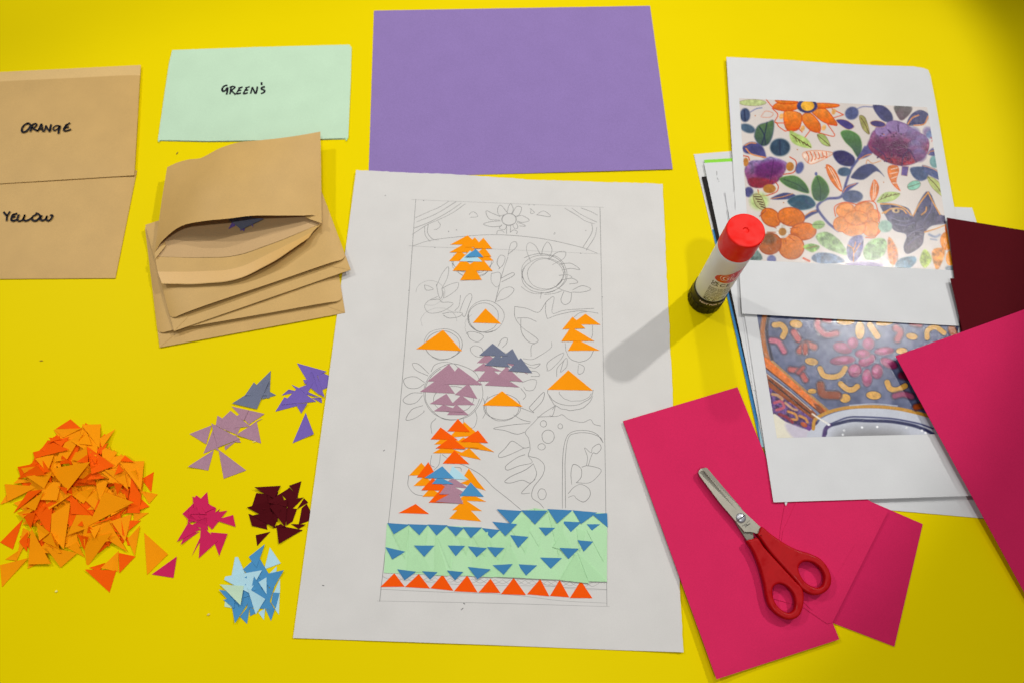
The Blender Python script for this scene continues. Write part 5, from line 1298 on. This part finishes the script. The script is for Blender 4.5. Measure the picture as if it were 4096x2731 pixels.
for i, tx in enumerate(('Rashel Ltd, EN13 3AB', 'Raphel Ireland Ltd', 'Dublin, D12 YK64', 'WARNING! Keep away', 'For use under adult', 'supervision.', 'Perfect for gluing paper', 'card. Replace cap')):
    put(tx, .0027, X0, .0475 - .0024 * i - .0008 * (i > 2) - .0008 * (i > 5), bold=.00002)
put('40g', .0046, X0, .0257, bold=.00008); put('e', .0056, X0 + .0084, .0257, bold=-.00002)
put('NOT FOR RETAIL', .0037, -.0030, 0.0188, label_white, base, .0154, .00012, 'base_text')

# ------------------------------------------------------------------ scissors
steel = plain('brushed_steel', (148, 144, 132), rough=.46, metal=.85, scuff=.07)
steel_edge = plain('ground_steel_bevel', (122, 117, 106), rough=.42, metal=.6, scuff=.07)
for m_ in (steel, steel_edge):
    b_ = m_.node_tree.nodes['Principled BSDF']
    for l_ in list(b_.inputs['Roughness'].links): m_.node_tree.links.remove(l_)
red_handle = plain('red_handle_plastic', (164, 2, 10), rough=.45, spec=.16, scuff=.1)
ZS = .0052
sc_c = W(FS([(850, 800)])[0], ZS)
scs = thing('scissors', (sc_c[0], sc_c[1], ZS))
def extrude_curve(name, outlines, z, half, bevel, mat, smooth=True):
    cu = bpy.data.curves.new(name, 'CURVE'); cu.dimensions = '2D'; cu.fill_mode = 'BOTH'
    cu.extrude = half; cu.bevel_depth = bevel; cu.bevel_resolution = 3; cu.offset = -bevel
    for pts, closed_smooth in outlines:
        P_ = W(catmull(pts, 5, True) if closed_smooth else np.array(pts, float), z)
        sp = cu.splines.new('POLY'); sp.points.add(len(P_) - 1)
        for q_, p_ in zip(sp.points, P_): q_.co = (p_[0] - sc_c[0], p_[1] - sc_c[1], 0, 1)
        sp.use_cyclic_u = True
    t_ = bpy.data.objects.new(name, cu); COL.objects.link(t_); bpy.context.view_layer.update()
    me = bpy.data.meshes.new_from_object(t_.evaluated_get(bpy.context.evaluated_depsgraph_get()))
    bpy.data.objects.remove(t_); bpy.data.curves.remove(cu)
    me.name = name; me.materials.clear(); me.materials.append(mat)
    if smooth:
        me.shade_smooth()
        try: me.set_sharp_from_angle(angle=math.radians(40))
        except Exception: pass
    o = bpy.data.objects.new(name, me); COL.objects.link(o); o.parent = scs; o.location = (0, 0, z - ZS)
    return o
lower = FS([(330, 168), (352, 150), (378, 160), (655, 478), (706, 570), (754, 688), (764, 752), (706, 758), (600, 590), (480, 425)])
extrude_curve('lower_blade', [(lower, False)], ZS + .0010, .0006, .00015, steel_edge)
upper = FS([(298, 186), (304, 166), (322, 153), (352, 146), (368, 152), (640, 474), (822, 645), (797, 702), (770, 690), (735, 682), (682, 682), (662, 656), (600, 582), (478, 440), (308, 212)])
ub = extrude_curve('upper_blade', [(upper, False)], ZS + .0030, .0007, .00015, steel)
bev = FS([(322, 160), (350, 149), (367, 155), (640, 477)])
P_ = W(ccw(bev), np.full(len(bev), ZS + .00404)); V, Fc = slab(P_, [tuple(range(len(P_)))], .00012)
sub('ground_bevel', V, Fc, steel_edge, ub)
h1 = FS([(824, 640), (900, 700), (1010, 775), (1120, 832), (1225, 864), (1310, 906), (1372, 978), (1402, 1062), (1394, 1136), (1350, 1186), (1290, 1209), (1222, 1200), (1150, 1152), (1115, 1105), (1060, 1042), (900, 862), (795, 712), (800, 690)])
k1 = FS([(1130, 988), (1152, 946), (1200, 930), (1262, 946), (1316, 992), (1346, 1056), (1336, 1116), (1300, 1146), (1250, 1140), (1190, 1105), (1150, 1052)])
h2 = FS([(700, 754), (745, 742), (790, 735), (850, 820), (980, 962), (1100, 1092), (1156, 1150), (1174, 1212), (1168, 1302), (1140, 1376), (1085, 1412), (1020, 1409), (950, 1372), (895, 1312), (864, 1230), (840, 1100), (800, 960), (750, 842), (708, 775)])
k2 = FS([(914, 1162), (940, 1126), (986, 1118), (1042, 1146), (1086, 1202), (1104, 1266), (1095, 1322), (1060, 1354), (1010, 1346), (956, 1302), (921, 1238)])
extrude_curve('handle', [(h1, True), (k1, True)], ZS + .0040, .0014, .0018, red_handle)
extrude_curve('handle', [(h2, True), (k2, True)], ZS + .0038, .0014, .0018, red_handle)
# screw with slot
sc0 = W(FS([(656, 564)])[0], ZS + .004)
V, Fc = [], []; n = 28
for j, (r, z) in enumerate(((.0050, 0), (.0050, .0006), (.0044, .0012), (.0030, .0016), (.0012, .0018))):
    for k in range(n): V.append((sc0[0] + r * .78 * math.cos(2 * math.pi * k / n), sc0[1] + r * .78 * math.sin(2 * math.pi * k / n), ZS + .0037 + z))
for j in range(4):
    for k in range(n): Fc.append((j * n + k, j * n + (k + 1) % n, (j + 1) * n + (k + 1) % n, (j + 1) * n + k))
Fc.append(tuple(4 * n + k for k in range(n)))
screw = obj('screw', V, Fc, plain('screw_steel', (170, 172, 178), rough=.45, metal=.8), scs, smooth=True)
a_ = math.radians(35); dx = np.array([math.cos(a_), math.sin(a_)]) * .0036; nx2 = np.array([-math.sin(a_), math.cos(a_)]) * .0004
V, Fc = slab([(*(sc0[:2] - dx - nx2), ZS + .0057), (*(sc0[:2] + dx - nx2), ZS + .0057), (*(sc0[:2] + dx + nx2), ZS + .0057), (*(sc0[:2] - dx + nx2), ZS + .0057)], [(0, 1, 2, 3)], .0009)
sub('slot', V, Fc, plain('screw_slot', (50, 48, 46), rough=.6), screw)
eng = plain('engraved_mark', (96, 92, 86), rough=.6)
v, f = ribbons([FS(l) for l in ([(668, 632), (690, 618)], [(688, 630), (700, 612), (706, 622)], [(690, 640), (735, 610)], [(706, 604), (728, 584)], [(700, 628), (732, 612)])], const(ZS + .0039), 0, .0005)
obj('engraving', v, f, eng, scs)
tag(scs, 'small red handled scissors with rounded steel blades on pink card', 'scissors')

# ------------------------------------------------------------------ crumbs on the table
def crumb(cx, cy, w, h, ang, rgb, label):
    m = plain('crumb_%d_%d_%d' % rgb, rgb, rough=.8)
    c_ = W((cx * K, cy * K), TZ); bm = bmesh.new(); bmesh.ops.create_icosphere(bm, subdivisions=2, radius=.5)
    for v_ in bm.verts:
        s_ = 1 + random.uniform(-.15, .15); x, y, z = v_.co * s_
        x *= w; y *= h; z = (z + .5) * min(w, h) * .6
        v_.co = (x * math.cos(ang) - y * math.sin(ang), x * math.sin(ang) + y * math.cos(ang), z)
    me = bpy.data.meshes.new('crumb'); bm.to_mesh(me); bm.free(); me.materials.append(m)
    o = bpy.data.objects.new('crumb', me); COL.objects.link(o); o.location = c_
    tag(o, label, 'crumb')
crumb(407, 353, .0034, .0008, 1.2, (110, 80, 40), 'thin brown sliver on the yellow table above the open kraft envelope')
crumb(95, 828, .0030, .0009, .1, (150, 120, 20), 'small dark speck on the yellow table above the orange heap')
crumb(984, 1029, .0014, .001, .2, (236, 226, 170), 'pale paper crumb beside the dusky lilac triangles') if False else None
crumb(584, 1014, .0030, .0011, .2, (232, 214, 96), 'pale crumb of dried glue below the dusky lilac triangles')
crumb(130, 1357, .0020, .0016, .2, (232, 222, 130), 'white paper crumb on the yellow table below the orange heap')
crumb(479, 1410, .0022, .0016, .6, (206, 190, 110), 'grey paper crumb on the yellow table left of the blue heap')
